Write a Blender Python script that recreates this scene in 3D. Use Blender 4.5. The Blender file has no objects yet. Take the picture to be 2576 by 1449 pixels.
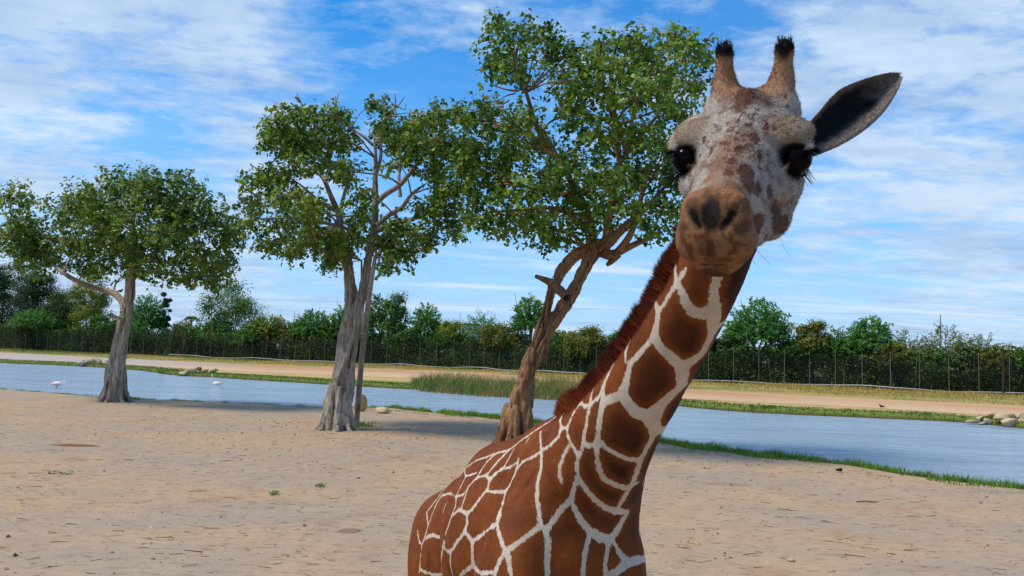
import bpy, math, random
import numpy as np
from mathutils import Vector, Matrix, noise as mnoise

# ------------------------------------------------------------------ camera, sky, sun, exposure
SC = bpy.context.scene
COL = SC.collection
CAM_Z = 2.6
PITCH, ROLL = math.radians(4.9), math.radians(2.0)
cam_data = bpy.data.cameras.new('camera')
cam = bpy.data.objects.new('camera', cam_data)
COL.objects.link(cam)
cam_data.sensor_width = 36.0
cam_data.lens = 27.04
cam_data.clip_start, cam_data.clip_end = 0.05, 20000.0
cam.matrix_world = (Matrix.Translation((0, 0, CAM_Z)) @ Matrix.Rotation(math.pi / 2 + PITCH, 4, 'X')
                    @ Matrix.Rotation(ROLL, 4, 'Z'))
SC.camera = cam
SUN_EL, SUN_AZ = math.radians(56), math.radians(-106)   # azimuth clockwise from +Y (the view direction)

world = bpy.data.worlds.new('World')
SC.world = world
world.use_nodes = True


def nset(node, **kw):
    for k, v in kw.items():
        if k in node.inputs:
            node.inputs[k].default_value = v
        else:
            setattr(node, k, v)
    return node


class NT:
    """tiny node-tree writer"""
    def __init__(self, tree):
        self.t = tree
        self.n, self.l = tree.nodes, tree.links

    def new(self, typ, **kw):
        nd = self.n.new(typ)
        for k, v in kw.items():
            if isinstance(k, str) and hasattr(nd, k) and k not in nd.inputs:
                setattr(nd, k, v)
            else:
                nd.inputs[k].default_value = v
        return nd

    def link(self, a, b):
        self.l.new(a, b)

    def val(self, sock, v):
        if hasattr(v, 'is_output') or isinstance(v, bpy.types.NodeSocket):
            self.l.new(v, sock)
        else:
            sock.default_value = v

    def math(self, op, a, b=0.0, c=None, clamp=False):
        nd = self.n.new('ShaderNodeMath')
        nd.operation = op
        nd.use_clamp = clamp
        self.val(nd.inputs[0], a)
        self.val(nd.inputs[1], b)
        if c is not None:
            self.val(nd.inputs[2], c)
        return nd.outputs[0]

    def vmath(self, op, a, b=(0, 0, 0), s=None):
        nd = self.n.new('ShaderNodeVectorMath')
        nd.operation = op
        self.val(nd.inputs[0], a)
        self.val(nd.inputs[1], b)
        if s is not None:
            self.val(nd.inputs['Scale'], s)
        return nd.outputs['Value'] if op in ('DOT_PRODUCT', 'LENGTH', 'DISTANCE') else nd.outputs[0]

    def noise(self, vec, scale, detail=4.0, rough=0.5, dist=0.0, lac=2.0, color=False, dim='3D'):
        nd = self.n.new('ShaderNodeTexNoise')
        nd.noise_dimensions = dim
        if vec is not None:
            self.l.new(vec, nd.inputs['Vector'])
        self.val(nd.inputs['Scale'], scale)
        nd.inputs['Detail'].default_value = detail
        nd.inputs['Roughness'].default_value = rough
        nd.inputs['Distortion'].default_value = dist
        nd.inputs['Lacunarity'].default_value = lac
        return nd.outputs['Color'] if color else nd.outputs['Fac']

    def mapr(self, v, a, b, c=0.0, d=1.0, smooth=False):
        nd = self.n.new('ShaderNodeMapRange')
        nd.clamp = True
        if smooth:
            nd.interpolation_type = 'SMOOTHSTEP'
        self.val(nd.inputs['Value'], v)
        self.val(nd.inputs['From Min'], a)
        self.val(nd.inputs['From Max'], b)
        self.val(nd.inputs['To Min'], c)
        self.val(nd.inputs['To Max'], d)
        return nd.outputs[0]

    def mix(self, f, a, b, blend='MIX'):
        nd = self.n.new('ShaderNodeMix')
        nd.data_type = 'RGBA'
        nd.blend_type = blend
        nd.clamp_factor = True
        self.val(nd.inputs[0], f)
        self.val(nd.inputs[6], a if isinstance(a, bpy.types.NodeSocket) else (*a[:3], 1.0))
        self.val(nd.inputs[7], b if isinstance(b, bpy.types.NodeSocket) else (*b[:3], 1.0))
        return nd.outputs[2]

    def map(self, vec, scale=(1, 1, 1), rot=(0, 0, 0), loc=(0, 0, 0)):
        nd = self.n.new('ShaderNodeMapping')
        self.l.new(vec, nd.inputs['Vector'])
        nd.inputs['Scale'].default_value = scale
        nd.inputs['Rotation'].default_value = rot
        nd.inputs['Location'].default_value = loc
        return nd.outputs[0]

    def bump(self, h, strength=0.5, dist=0.01, normal=None):
        nd = self.n.new('ShaderNodeBump')
        nd.inputs['Strength'].default_value = strength
        nd.inputs['Distance'].default_value = dist
        self.l.new(h, nd.inputs['Height'])
        if normal is not None:
            self.l.new(normal, nd.inputs['Normal'])
        return nd.outputs[0]

    def attr(self, name):
        nd = self.n.new('ShaderNodeAttribute')
        nd.attribute_name = name
        return nd


def build_sky():
    w = NT(world.node_tree)
    for nd in list(w.n):
        w.n.remove(nd)
    out = w.n.new('ShaderNodeOutputWorld')
    bg = w.n.new('ShaderNodeBackground')
    bg.inputs['Strength'].default_value = 0.15
    w.link(bg.outputs[0], out.inputs[0])
    sky = w.n.new('ShaderNodeTexSky')
    sky.sky_type = 'NISHITA'
    sky.sun_disc = False
    sky.sun_elevation = SUN_EL
    sky.sun_rotation = SUN_AZ
    sky.air_density, sky.dust_density, sky.ozone_density = 1.0, 0.3, 4.0
    hs = w.n.new('ShaderNodeHueSaturation')
    hs.inputs['Saturation'].default_value = 1.45
    hs.inputs['Value'].default_value = 1.22
    w.link(sky.outputs[0], hs.inputs['Color'])
    tc = w.n.new('ShaderNodeTexCoord').outputs['Generated']
    sep = w.n.new('ShaderNodeSeparateXYZ')
    w.link(tc, sep.inputs[0])
    z = w.math('MAXIMUM', sep.outputs[2], 0.0)
    den = w.math('ADD', z, 0.10)
    cmb = w.n.new('ShaderNodeCombineXYZ')
    w.link(w.math('DIVIDE', sep.outputs[0], den), cmb.inputs[0])
    w.link(w.math('DIVIDE', sep.outputs[1], den), cmb.inputs[1])
    P = cmb.outputs[0]                     # position on a high flat cloud layer
    # where the broad sheets lie and where the blue shows through (direction, inner and outer radius in degrees, weight)
    bias = None
    for u, v, r0, r1, k in SKY_SHEETS:
        d = cam.matrix_world.to_3x3() @ Vector(((u - 1288) / 1935, -(v - 724.5) / 1935, -1))
        d.normalize()
        dt = w.vmath('DOT_PRODUCT', tc, tuple(d))
        g = w.mapr(dt, math.cos(math.radians(r1)), math.cos(math.radians(r0)), 0.0, k, True)
        bias = g if bias is None else w.math('ADD', bias, g)
    rot = w.map(P, rot=(0, 0, math.radians(30)), scale=(0.85, 1.2, 1.0), loc=SKY_OFF)
    big = w.noise(rot, 0.8, 3.0, 0.5, 0.3)
    mid = w.noise(rot, 2.6, 9.0, 0.60, 0.35)
    fine = w.noise(w.map(P, rot=(0, 0, math.radians(-20)), scale=(1.0, 1.35, 1), loc=(4.2, 1.1, 0)), 7.0, 9.0, 0.64, 0.25)
    s = w.math('ADD', w.math('MULTIPLY', big, 0.60), w.math('MULTIPLY', mid, 1.25))
    s = w.math('ADD', s, w.math('MULTIPLY', fine, 0.75))
    s = w.math('ADD', s, bias)
    cover = w.mapr(s, 1.20, 1.66, 0.0, 1.0)
    # low streaks towards the horizon
    st = w.noise(w.map(P, scale=(0.16, 0.75, 1), loc=(3.1, 1.7, 0)), 1.7, 7.0, 0.62, 0.7)
    low = w.mapr(sep.outputs[2], 0.34, 0.10, 0.0, 1.0, True)
    streak = w.math('MULTIPLY', w.mapr(st, 0.47, 0.62, 0.0, 1.0, True), low)
    veil = w.mapr(w.noise(rot, 0.9, 4.0, 0.55, 0.2), 0.30, 0.7, 0.04, 0.30)
    c1 = w.math('MAXIMUM', w.math('MULTIPLY', cover, 0.95), veil)
    c2 = w.math('MAXIMUM', c1, w.math('MULTIPLY', streak, 0.80))
    shade = w.mapr(w.math('ADD', w.math('MULTIPLY', w.noise(rot, 1.7, 4.0, 0.55, 0.4), .7), w.math('MULTIPLY', fine, .3)), 0.38, 0.62)
    ccol = w.mix(shade, (2.2, 3.15, 4.7), (3.75, 4.65, 5.75))
    ccol = w.mix(w.math('MULTIPLY', streak, 0.8), ccol, (4.3, 5.0, 5.7))
    # clear air: deep blue above, paler and still blue low down
    hz = w.mapr(sep.outputs[2], 0.0, 0.34, 1.0, 0.0, True)
    blue = w.mix(w.math('MULTIPLY', hz, 0.80), hs.outputs[0], (1.6, 3.25, 5.7))
    col = w.mix(c2, blue, ccol)
    w.link(col, bg.inputs['Color'])


SKY_SHEETS = [(250, 100, 8, 30, .46), (900, 30, 3, 16, .22), (1350, 40, 3, 14, .16), (760, 330, 3, 16, -.26), (1050, 200, 2, 13, -.32),
              (150, 400, 2, 10, -.28), (2300, 150, 6, 26, .24), (2250, 450, 4, 20, .10), (1720, 30, 2, 10, -.18), (1950, 680, 3, 12, -.18),
              (1500, 640, 3, 14, -.10)]
SKY_OFF = (0.0, 0.0, 0.0)
build_sky()

sun_data = bpy.data.lights.new('sun', 'SUN')
sun_data.energy = 3.3
sun_data.angle = math.radians(14)
sun_data.color = (1.0, 0.90, 0.75)
sun = bpy.data.objects.new('sun', sun_data)
COL.objects.link(sun)
_sd = Vector((math.sin(SUN_AZ) * math.cos(SUN_EL), math.cos(SUN_AZ) * math.cos(SUN_EL), math.sin(SUN_EL)))
sun.rotation_euler = _sd.to_track_quat('Z', 'Y').to_euler()

SC.view_settings.view_transform = 'Standard'
SC.view_settings.look = 'None'
SC.view_settings.exposure = 0.20
SC.view_settings.gamma = 1.0
SC.view_settings.use_curve_mapping = False
SC.render.engine = 'CYCLES'
SC.cycles.max_bounces = 6
SC.cycles.transparent_max_bounces = 24
SC.cycles.use_denoising = True

# ------------------------------------------------------------------ placing helpers
_CM = np.array(cam.matrix_world.to_3x3())
_CO = np.array([0.0, 0.0, CAM_Z])
FPX = 1935.0


def ray(u, v):
    d = _CM @ np.array([(u - 1288.0) / FPX, -(v - 724.5) / FPX, -1.0])
    return d


def at(u, v, depth):
    """the point at a distance of `depth` metres into the scene"""
    d = ray(u, v)
    return _CO + d * (depth / d[1])


def onz(u, v, z=0.0):
    """the point of the level z"""
    d = ray(u, v)
    return _CO + d * ((z - CAM_Z) / d[2])


# ------------------------------------------------------------------ mesh helpers
def link(o, parent=None):
    COL.objects.link(o)
    if parent is not None:
        o.parent = parent
    return o


def tag(o, label=None, cat=None, group=None, kind=None):
    if label: o['label'] = label
    if cat: o['category'] = cat
    if group: o['group'] = group
    if kind: o['kind'] = kind
    return o


def empty(name, loc=(0, 0, 0)):
    o = bpy.data.objects.new(name, None)
    o.empty_display_size = 0.2
    o.location = loc
    return link(o)


def mesh_np(name, V, F, mat=None, smooth=True):
    """V (n,3) array, F (m,k) array of equal-sided faces"""
    V = np.asarray(V, dtype=np.float32)
    F = np.asarray(F, dtype=np.int32)
    me = bpy.data.meshes.new(name)
    m, k = F.shape
    me.vertices.add(len(V))
    me.vertices.foreach_set('co', V.ravel())
    me.loops.add(m * k)
    me.loops.foreach_set('vertex_index', F.ravel())
    me.polygons.add(m)
    me.polygons.foreach_set('loop_start', np.arange(0, m * k, k, dtype=np.int32))
    me.polygons.foreach_set('loop_total', np.full(m, k, dtype=np.int32))
    me.update(calc_edges=True)
    if smooth:
        me.polygons.foreach_set('use_smooth', np.ones(m, dtype=bool))
    if mat is not None:
        me.materials.append(mat)
    return me


def put(name, me, parent=None, loc=None):
    """link mesh data as an object; geometry is in world coordinates, kept there below a parent"""
    o = bpy.data.objects.new(name, me)
    link(o, parent)
    if parent is not None:
        o.location = -np.array(parent.location) if loc is None else loc
    elif loc is not None:
        o.location = loc
    return o


def vcol(me, name, arr):
    arr = np.asarray(arr, dtype=np.float32)
    if arr.ndim == 1:
        a = me.attributes.new(name, 'FLOAT', 'POINT')
        a.data.foreach_set('value', arr)
    else:
        a = me.attributes.new(name, 'FLOAT_COLOR', 'POINT')
        if arr.shape[1] == 3:
            arr = np.concatenate([arr, np.ones((len(arr), 1), np.float32)], 1)
        a.data.foreach_set('color', arr.ravel())


def recentre(o):
    """move a top-level object's origin to the base of its mesh"""
    me = o.data
    n = len(me.vertices)
    co = np.empty(n * 3, np.float32)
    me.vertices.foreach_get('co', co)
    co = co.reshape(-1, 3)
    c = np.array([(co[:, 0].min() + co[:, 0].max()) / 2, (co[:, 1].min() + co[:, 1].max()) / 2, co[:, 2].min()])
    me.vertices.foreach_set('co', (co - c).astype(np.float32).ravel())
    o.location = Vector(c) + o.location
    return o


def tube(pts, rad, seg=8, cap=True):
    """a tapered tube along pts -> V, F (quads; caps as degenerate-free fans of quads)"""
    pts = np.asarray(pts, float)
    rad = np.asarray(rad, float)
    n = len(pts)
    T = np.gradient(pts, axis=0)
    T /= np.linalg.norm(T, axis=1, keepdims=True) + 1e-9
    ref = np.array([0.0, 0.0, 1.0]) if abs(T[:, 2]).mean() < 0.85 else np.array([1.0, 0.0, 0.0])
    A = np.cross(T, ref)
    A /= np.linalg.norm(A, axis=1, keepdims=True) + 1e-9
    B = np.cross(T, A)
    th = np.linspace(0, 2 * math.pi, seg, endpoint=False)
    V = pts[:, None, :] + rad[:, None, None] * (np.cos(th)[None, :, None] * A[:, None, :] + np.sin(th)[None, :, None] * B[:, None, :])
    V = V.reshape(-1, 3)
    F = []
    for i in range(n - 1):
        for j in range(seg):
            k = (j + 1) % seg
            F.append((i * seg + j, i * seg + k, (i + 1) * seg + k, (i + 1) * seg + j))
    return V, F


def merge(parts):
    Vs, Fs, off = [], [], 0
    for V, F in parts:
        V = np.asarray(V, float)
        F = np.asarray(F, int)
        Vs.append(V)
        Fs.append(F + off)
        off += len(V)
    return np.concatenate(Vs), np.concatenate(Fs)


def smooth_path(pts, n):
    """Catmull-Rom through rows of pts (any width), n samples"""
    P = np.asarray(pts, float)
    if len(P) < 3:
        t = np.linspace(0, 1, n)[:, None]
        return P[0] * (1 - t) + P[-1] * t
    L = np.concatenate([[0], np.cumsum(np.linalg.norm(np.diff(P[:, :3], axis=0), axis=1))])
    E = np.concatenate([[2 * P[0] - P[1]], P, [2 * P[-1] - P[-2]]])
    out = []
    for s in np.linspace(0, L[-1], n):
        i = min(max(np.searchsorted(L, s, side='right') - 1, 0), len(P) - 2)
        t = (s - L[i]) / max(L[i + 1] - L[i], 1e-9)
        a, b, c, d = E[i], E[i + 1], E[i + 2], E[i + 3]
        out.append(0.5 * (2 * b + (c - a) * t + (2 * a - 5 * b + 4 * c - d) * t * t + (3 * b - a - 3 * c + d) * t ** 3))
    return np.array(out)


# ------------------------------------------------------------------ implicit shapes -> mesh (surface nets)
def smin(a, b, k):
    h = np.clip(0.5 + 0.5 * (b - a) / k, 0, 1)
    return b * (1 - h) + a * h - k * h * (1 - h)


def sd_cone(p, a, b, r1, r2):
    a, b = np.asarray(a, float), np.asarray(b, float)
    ab = b - a
    t = np.clip(((p - a) @ ab) / (ab @ ab + 1e-12), 0, 1)
    return np.linalg.norm(p - a - t[:, None] * ab, axis=1) - (r1 + (r2 - r1) * t)


def sd_ell(p, c, r, R=None):
    q = p - np.asarray(c, float)
    if R is not None:
        q = q @ R           # columns of R are the axes
    r = np.asarray(r, float)
    k0 = np.linalg.norm(q / r, axis=1)
    k1 = np.linalg.norm(q / (r * r), axis=1) + 1e-9
    return k0 * (k0 - 1) / k1


def surface_net(f, lo, hi, h, levels=4, safe=1.35, h_of=None):
    lo, hi = np.asarray(lo, float), np.asarray(hi, float)
    H = h * 2 ** levels
    n = np.ceil((hi - lo) / H).astype(int) + 1
    I = np.stack(np.meshgrid(*[np.arange(k) for k in n], indexing='ij'), -1).reshape(-1, 3)
    s = H
    off8 = np.array([[i, j, k] for i in (0, 1) for j in (0, 1) for k in (0, 1)])
    for lv in range(levels + 1):
        c = lo + (I + 0.5) * s
        d = np.concatenate([f(c[i:i + 200000]) for i in range(0, len(c), 200000)])
        I = I[np.abs(d) < s * 0.8661 * safe + 1e-6]
        if lv < levels:
            I = (I[:, None, :] * 2 + off8[None]).reshape(-1, 3)
            s /= 2
    base = np.int64(1 << 20)

    def key(J):
        J = J.astype(np.int64)
        return (J[..., 0] * base + J[..., 1]) * base + J[..., 2]
    C = I[:, None, :] + off8[None]
    kk = key(C).ravel()
    uq, inv = np.unique(kk, return_inverse=True)
    U = np.stack([uq // (base * base), (uq // base) % base, uq % base], 1).astype(float)
    P = lo + U * s
    D = np.concatenate([f(P[i:i + 200000]) for i in range(0, len(P), 200000)])
    dv = D[inv].reshape(-1, 8)
    act = (dv.min(1) < 0) & (dv.max(1) >= 0)
    I, dv = I[act], dv[act]
    corner = off8.astype(float)
    acc = np.zeros((len(I), 3))
    cnt = np.zeros(len(I))
    for a in range(8):
        for b in range(a + 1, 8):
            if np.abs(off8[a] - off8[b]).sum() != 1:
                continue
            m = (dv[:, a] < 0) != (dv[:, b] < 0)
            t = dv[m, a] / (dv[m, a] - dv[m, b])
            acc[m] += corner[a] + t[:, None] * (corner[b] - corner[a])
            cnt[m] += 1
    V = lo + (I + acc / cnt[:, None]) * s
    ck = key(I)
    order = np.argsort(ck)
    cks = ck[order]
    faces = []
    for ax in range(3):
        e = np.zeros(3, int)
        e[ax] = 1
        a8 = 0
        b8 = int(np.where((off8 == e).all(1))[0][0])
        m = (dv[:, a8] < 0) != (dv[:, b8] < 0)
        J = I[m]
        o1, o2 = np.zeros(3, int), np.zeros(3, int)
        o1[(ax + 1) % 3] = 1
        o2[(ax + 2) % 3] = 1
        q = [J, J - o1, J - o1 - o2, J - o2]
        idx, ok = [], np.ones(len(J), bool)
        for Q in q:
            k = key(Q)
            pos = np.clip(np.searchsorted(cks, k), 0, len(cks) - 1)
            ok &= cks[pos] == k
            idx.append(order[pos])
        F = np.stack(idx, 1)[ok]
        flip = (dv[m, a8] >= 0)[ok]
        F[flip] = F[flip][:, ::-1]
        faces.append(F)
    return V, np.concatenate(faces)


def relax(V, F, it=2, lam=0.5):
    for _ in range(it):
        S = np.zeros_like(V)
        c = np.zeros(len(V))
        for a in range(4):
            b = (a + 1) % 4
            np.add.at(S, F[:, a], V[F[:, b]])
            np.add.at(c, F[:, a], 1)
            np.add.at(S, F[:, b], V[F[:, a]])
            np.add.at(c, F[:, b], 1)
        V = V + lam * (S / np.maximum(c, 1)[:, None] - V)
    return V


def vnormals(V, F):
    n = np.cross(V[F[:, 2]] - V[F[:, 0]], V[F[:, 3]] - V[F[:, 1]])
    N = np.zeros_like(V)
    for a in range(4):
        np.add.at(N, F[:, a], n)
    return N / (np.linalg.norm(N, axis=1, keepdims=True) + 1e-12)


def fbm(P, scale, seed=0.0, octaves=3):
    """cheap value noise on arrays, about -1..1"""
    out = np.zeros(len(P))
    amp = 1.0
    for o in range(octaves):
        q = P * scale * 2 ** o + seed * 7.31 + o * 3.7
        i = np.floor(q).astype(np.int64)
        w = q - i
        w = w * w * (3 - 2 * w)

        def hsh(a, b, c):
            x = (a * 374761393 + b * 668265263 + c * 2147483647 + int(seed * 1013)) & 0xffffffff
            x = ((x ^ (x >> 13)) * 1274126177) & 0xffffffff
            return ((x ^ (x >> 16)) & 0xffff) / 32767.5 - 1
        r = 0
        for dx in (0, 1):
            for dy in (0, 1):
                for dz in (0, 1):
                    wt = (w[:, 0] if dx else 1 - w[:, 0]) * (w[:, 1] if dy else 1 - w[:, 1]) * (w[:, 2] if dz else 1 - w[:, 2])
                    r = r + wt * hsh(i[:, 0] + dx, i[:, 1] + dy, i[:, 2] + dz)
        out += amp * r
        amp *= 0.5
    return out


# ------------------------------------------------------------------ materials
def material(name, rough=0.8, spec=0.3):
    m = bpy.data.materials.new(name)
    m.use_nodes = True
    w = NT(m.node_tree)
    b = w.n['Principled BSDF']
    b.inputs['Roughness'].default_value = rough
    b.inputs['Specular IOR Level'].default_value = spec
    return m, w, b


def plain(name, col, rough=0.8, spec=0.3, var=0.25, scale=6.0, bump=0.0, bscale=40.0, bdist=0.01):
    m, w, b = material(name, rough, spec)
    tc = w.n.new('ShaderNodeTexCoord').outputs['Object']
    f = w.mapr(w.noise(tc, scale, 5, 0.6), 0.3, 0.7)
    c0 = tuple(c * (1 - var) for c in col)
    c1 = tuple(min(1, c * (1 + var)) for c in col)
    w.link(w.mix(f, c0, c1), b.inputs['Base Color'])
    if bump:
        w.link(w.bump(w.noise(tc, bscale, 4, 0.6), bump, bdist), b.inputs['Normal'])
    return m
# ------------------------------------------------------------------ setting: ground, water, far bank
RNG = np.random.default_rng(11)
WATER_Z = -0.15


def line_on(px, z, ext=320.0):
    """a ground line through the given sight points, carried on past both ends"""
    P = np.array([onz(u, v, z)[:2] for u, v in px])
    a = P[0] + (P[0] - P[1]) / np.linalg.norm(P[0] - P[1]) * ext
    b = P[-1] + (P[-1] - P[-2]) / np.linalg.norm(P[-1] - P[-2]) * ext
    return np.concatenate([[a], P, [b]])


NEAR_SHORE = line_on([(0, 982), (290, 1004), (560, 1018), (800, 1026), (1000, 1032), (1260, 1058), (1500, 1092), (1700, 1126),
                      (1900, 1152), (2100, 1172), (2300, 1203), (2576, 1241)], WATER_Z, 60)
FAR_SHORE = line_on([(0, 913), (190, 921), (340, 931), (450, 946), (560, 951), (800, 966), (1030, 979), (1200, 984), (1450, 1000),
                     (1700, 1021), (1900, 1040), (2150, 1050), (2440, 1064), (2576, 1078)], WATER_Z)
TRACK_NEAR = line_on([(0, 903), (300, 919), (617, 935), (1167, 957), (1450, 983), (1725, 1006), (2050, 1020), (2576, 1048)], .1)
TRACK_FAR = line_on([(0, 887), (300, 902), (617, 917), (1167, 935), (1450, 957), (1725, 979), (2050, 997), (2576, 1022)], .1)
FENCE = line_on([(20, 879), (300, 891), (586, 903), (1167, 928), (1450, 943), (1725, 960), (2050, 972), (2260, 983), (2576, 996)], .1, 60)


def resample(P, n):
    L = np.concatenate([[0], np.cumsum(np.linalg.norm(np.diff(P, axis=0), axis=1))])
    s = np.linspace(0, L[-1], n)
    return np.stack([np.interp(s, L, P[:, 0]), np.interp(s, L, P[:, 1])], 1)


_nsx = NEAR_SHORE[np.argsort(NEAR_SHORE[:, 0])]


def near_y(x):
    """how far out the near shore lies at x"""
    y = np.interp(x, _nsx[:, 0], _nsx[:, 1])
    p = np.stack([x, 0 * x, 0 * x], -1)
    return y + .25 * fbm(p, .9, 3, 3)


def near_z(x, y):
    s = near_y(x) - y
    p = np.stack([x, y, 0 * x], -1)
    top = .012 * fbm(p, .55, 1, 3) + .006 * fbm(p, 3.0, 2, 2)
    z = np.where(s > 0, WATER_Z + (-WATER_Z + top) * sstep_(s, -.25, 1.1), WATER_Z + .45 * np.clip(s, -1.2, 0))
    return z


def sstep_(x, a, b):
    t = np.clip((x - a) / (b - a), 0, 1)
    return t * t * (3 - 2 * t)


def L(r, g, b):
    f = lambda c: (c / 255 / 12.92) if c / 255 <= .04045 else ((c / 255 + .055) / 1.055) ** 2.4
    return (f(r), f(g), f(b))


def dirt_material():
    m, w, b = material('packed_dirt', 0.95, 0.15)
    tc = w.n.new('ShaderNodeTexCoord').outputs['Object']
    n1 = w.noise(w.map(tc, scale=(.8, 1.5, 1)), .22, 5, .6, .4)
    n2 = w.noise(tc, 1.4, 6, .65)
    n3 = w.noise(tc, 22, 4, .7)
    c = w.mix(w.mapr(n1, .36, .64, 0, 1, True), L(174, 146, 114), L(156, 142, 123))
    c = w.mix(w.mapr(n2, .40, .72, 0, .6), c, L(184, 158, 124))
    c = w.mix(w.mapr(w.noise(tc, .5, 5, .6, 1.2), .56, .70, 0, .55), c, L(152, 112, 84))
    c = w.mix(w.mapr(n3, .55, .80, 0, .55), c, L(92, 78, 64))
    c = w.mix(w.mapr(w.noise(tc, 60, 2, .5), .62, .75, 0, .6), c, L(206, 192, 172))
    c = w.mix(w.mapr(w.noise(w.map(tc, scale=(1, 2.2, 1), rot=(0, 0, .25)), 3.2, 5, .7), .52, .70, 0, .75), c, L(122, 100, 80))
    # old hoof prints
    vo = w.n.new('ShaderNodeTexVoronoi')
    w.link(tc, vo.inputs['Vector'])
    vo.inputs['Scale'].default_value = 1.5
    vo.inputs['Randomness'].default_value = 1.0
    dent = w.mapr(w.math('ADD', vo.outputs['Distance'], w.math('MULTIPLY', w.noise(tc, 9, 3, .6), .10)), .15, .10, 0, 1, True)
    dent = w.math('MULTIPLY', dent, w.mapr(w.noise(tc, .6, 2, .5), .48, .56))
    c = w.mix(w.math('MULTIPLY', dent, .35), c, L(128, 106, 84))
    # damp soil along the water
    sh = w.attr('shore').outputs['Fac']
    damp = w.mapr(w.math('ADD', sh, w.math('MULTIPLY', n2, .9)), 1.6, .5, 0, .75, True)
    c = w.mix(damp, c, L(104, 86, 58))
    for (x, y), rx, ry, k in DAMP_SPOTS:
        q = w.map(tc, scale=(1 / rx, 1 / ry, 0), loc=(-x / rx, -y / ry, 0))
        d = w.math('ADD', w.vmath('LENGTH', q), w.math('MULTIPLY', w.math('SUBTRACT', n2, .5), .5))
        c = w.mix(w.mapr(d, 1.0, .86, 0, k), c, L(120, 92, 68))
    w.link(c, b.inputs['Base Color'])
    h = w.math('ADD', w.math('MULTIPLY', n3, .7), w.math('ADD', w.noise(tc, 5, 5, .65), w.math('MULTIPLY', w.noise(tc, 70, 3, .6), .22)))
    h = w.math('SUBTRACT', h, w.math('MULTIPLY', dent, .9))
    w.link(w.bump(h, .6, .03), b.inputs['Normal'])
    return m


DAMP_SPOTS = [(onz(881, 1336)[:2], .17, .16, .7), (onz(785, 1418)[:2], .09, .07, .5), (onz(190, 1121)[:2], .62, .30, .75), (onz(1830, 1218)[:2], .6, .28, .35)]


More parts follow.
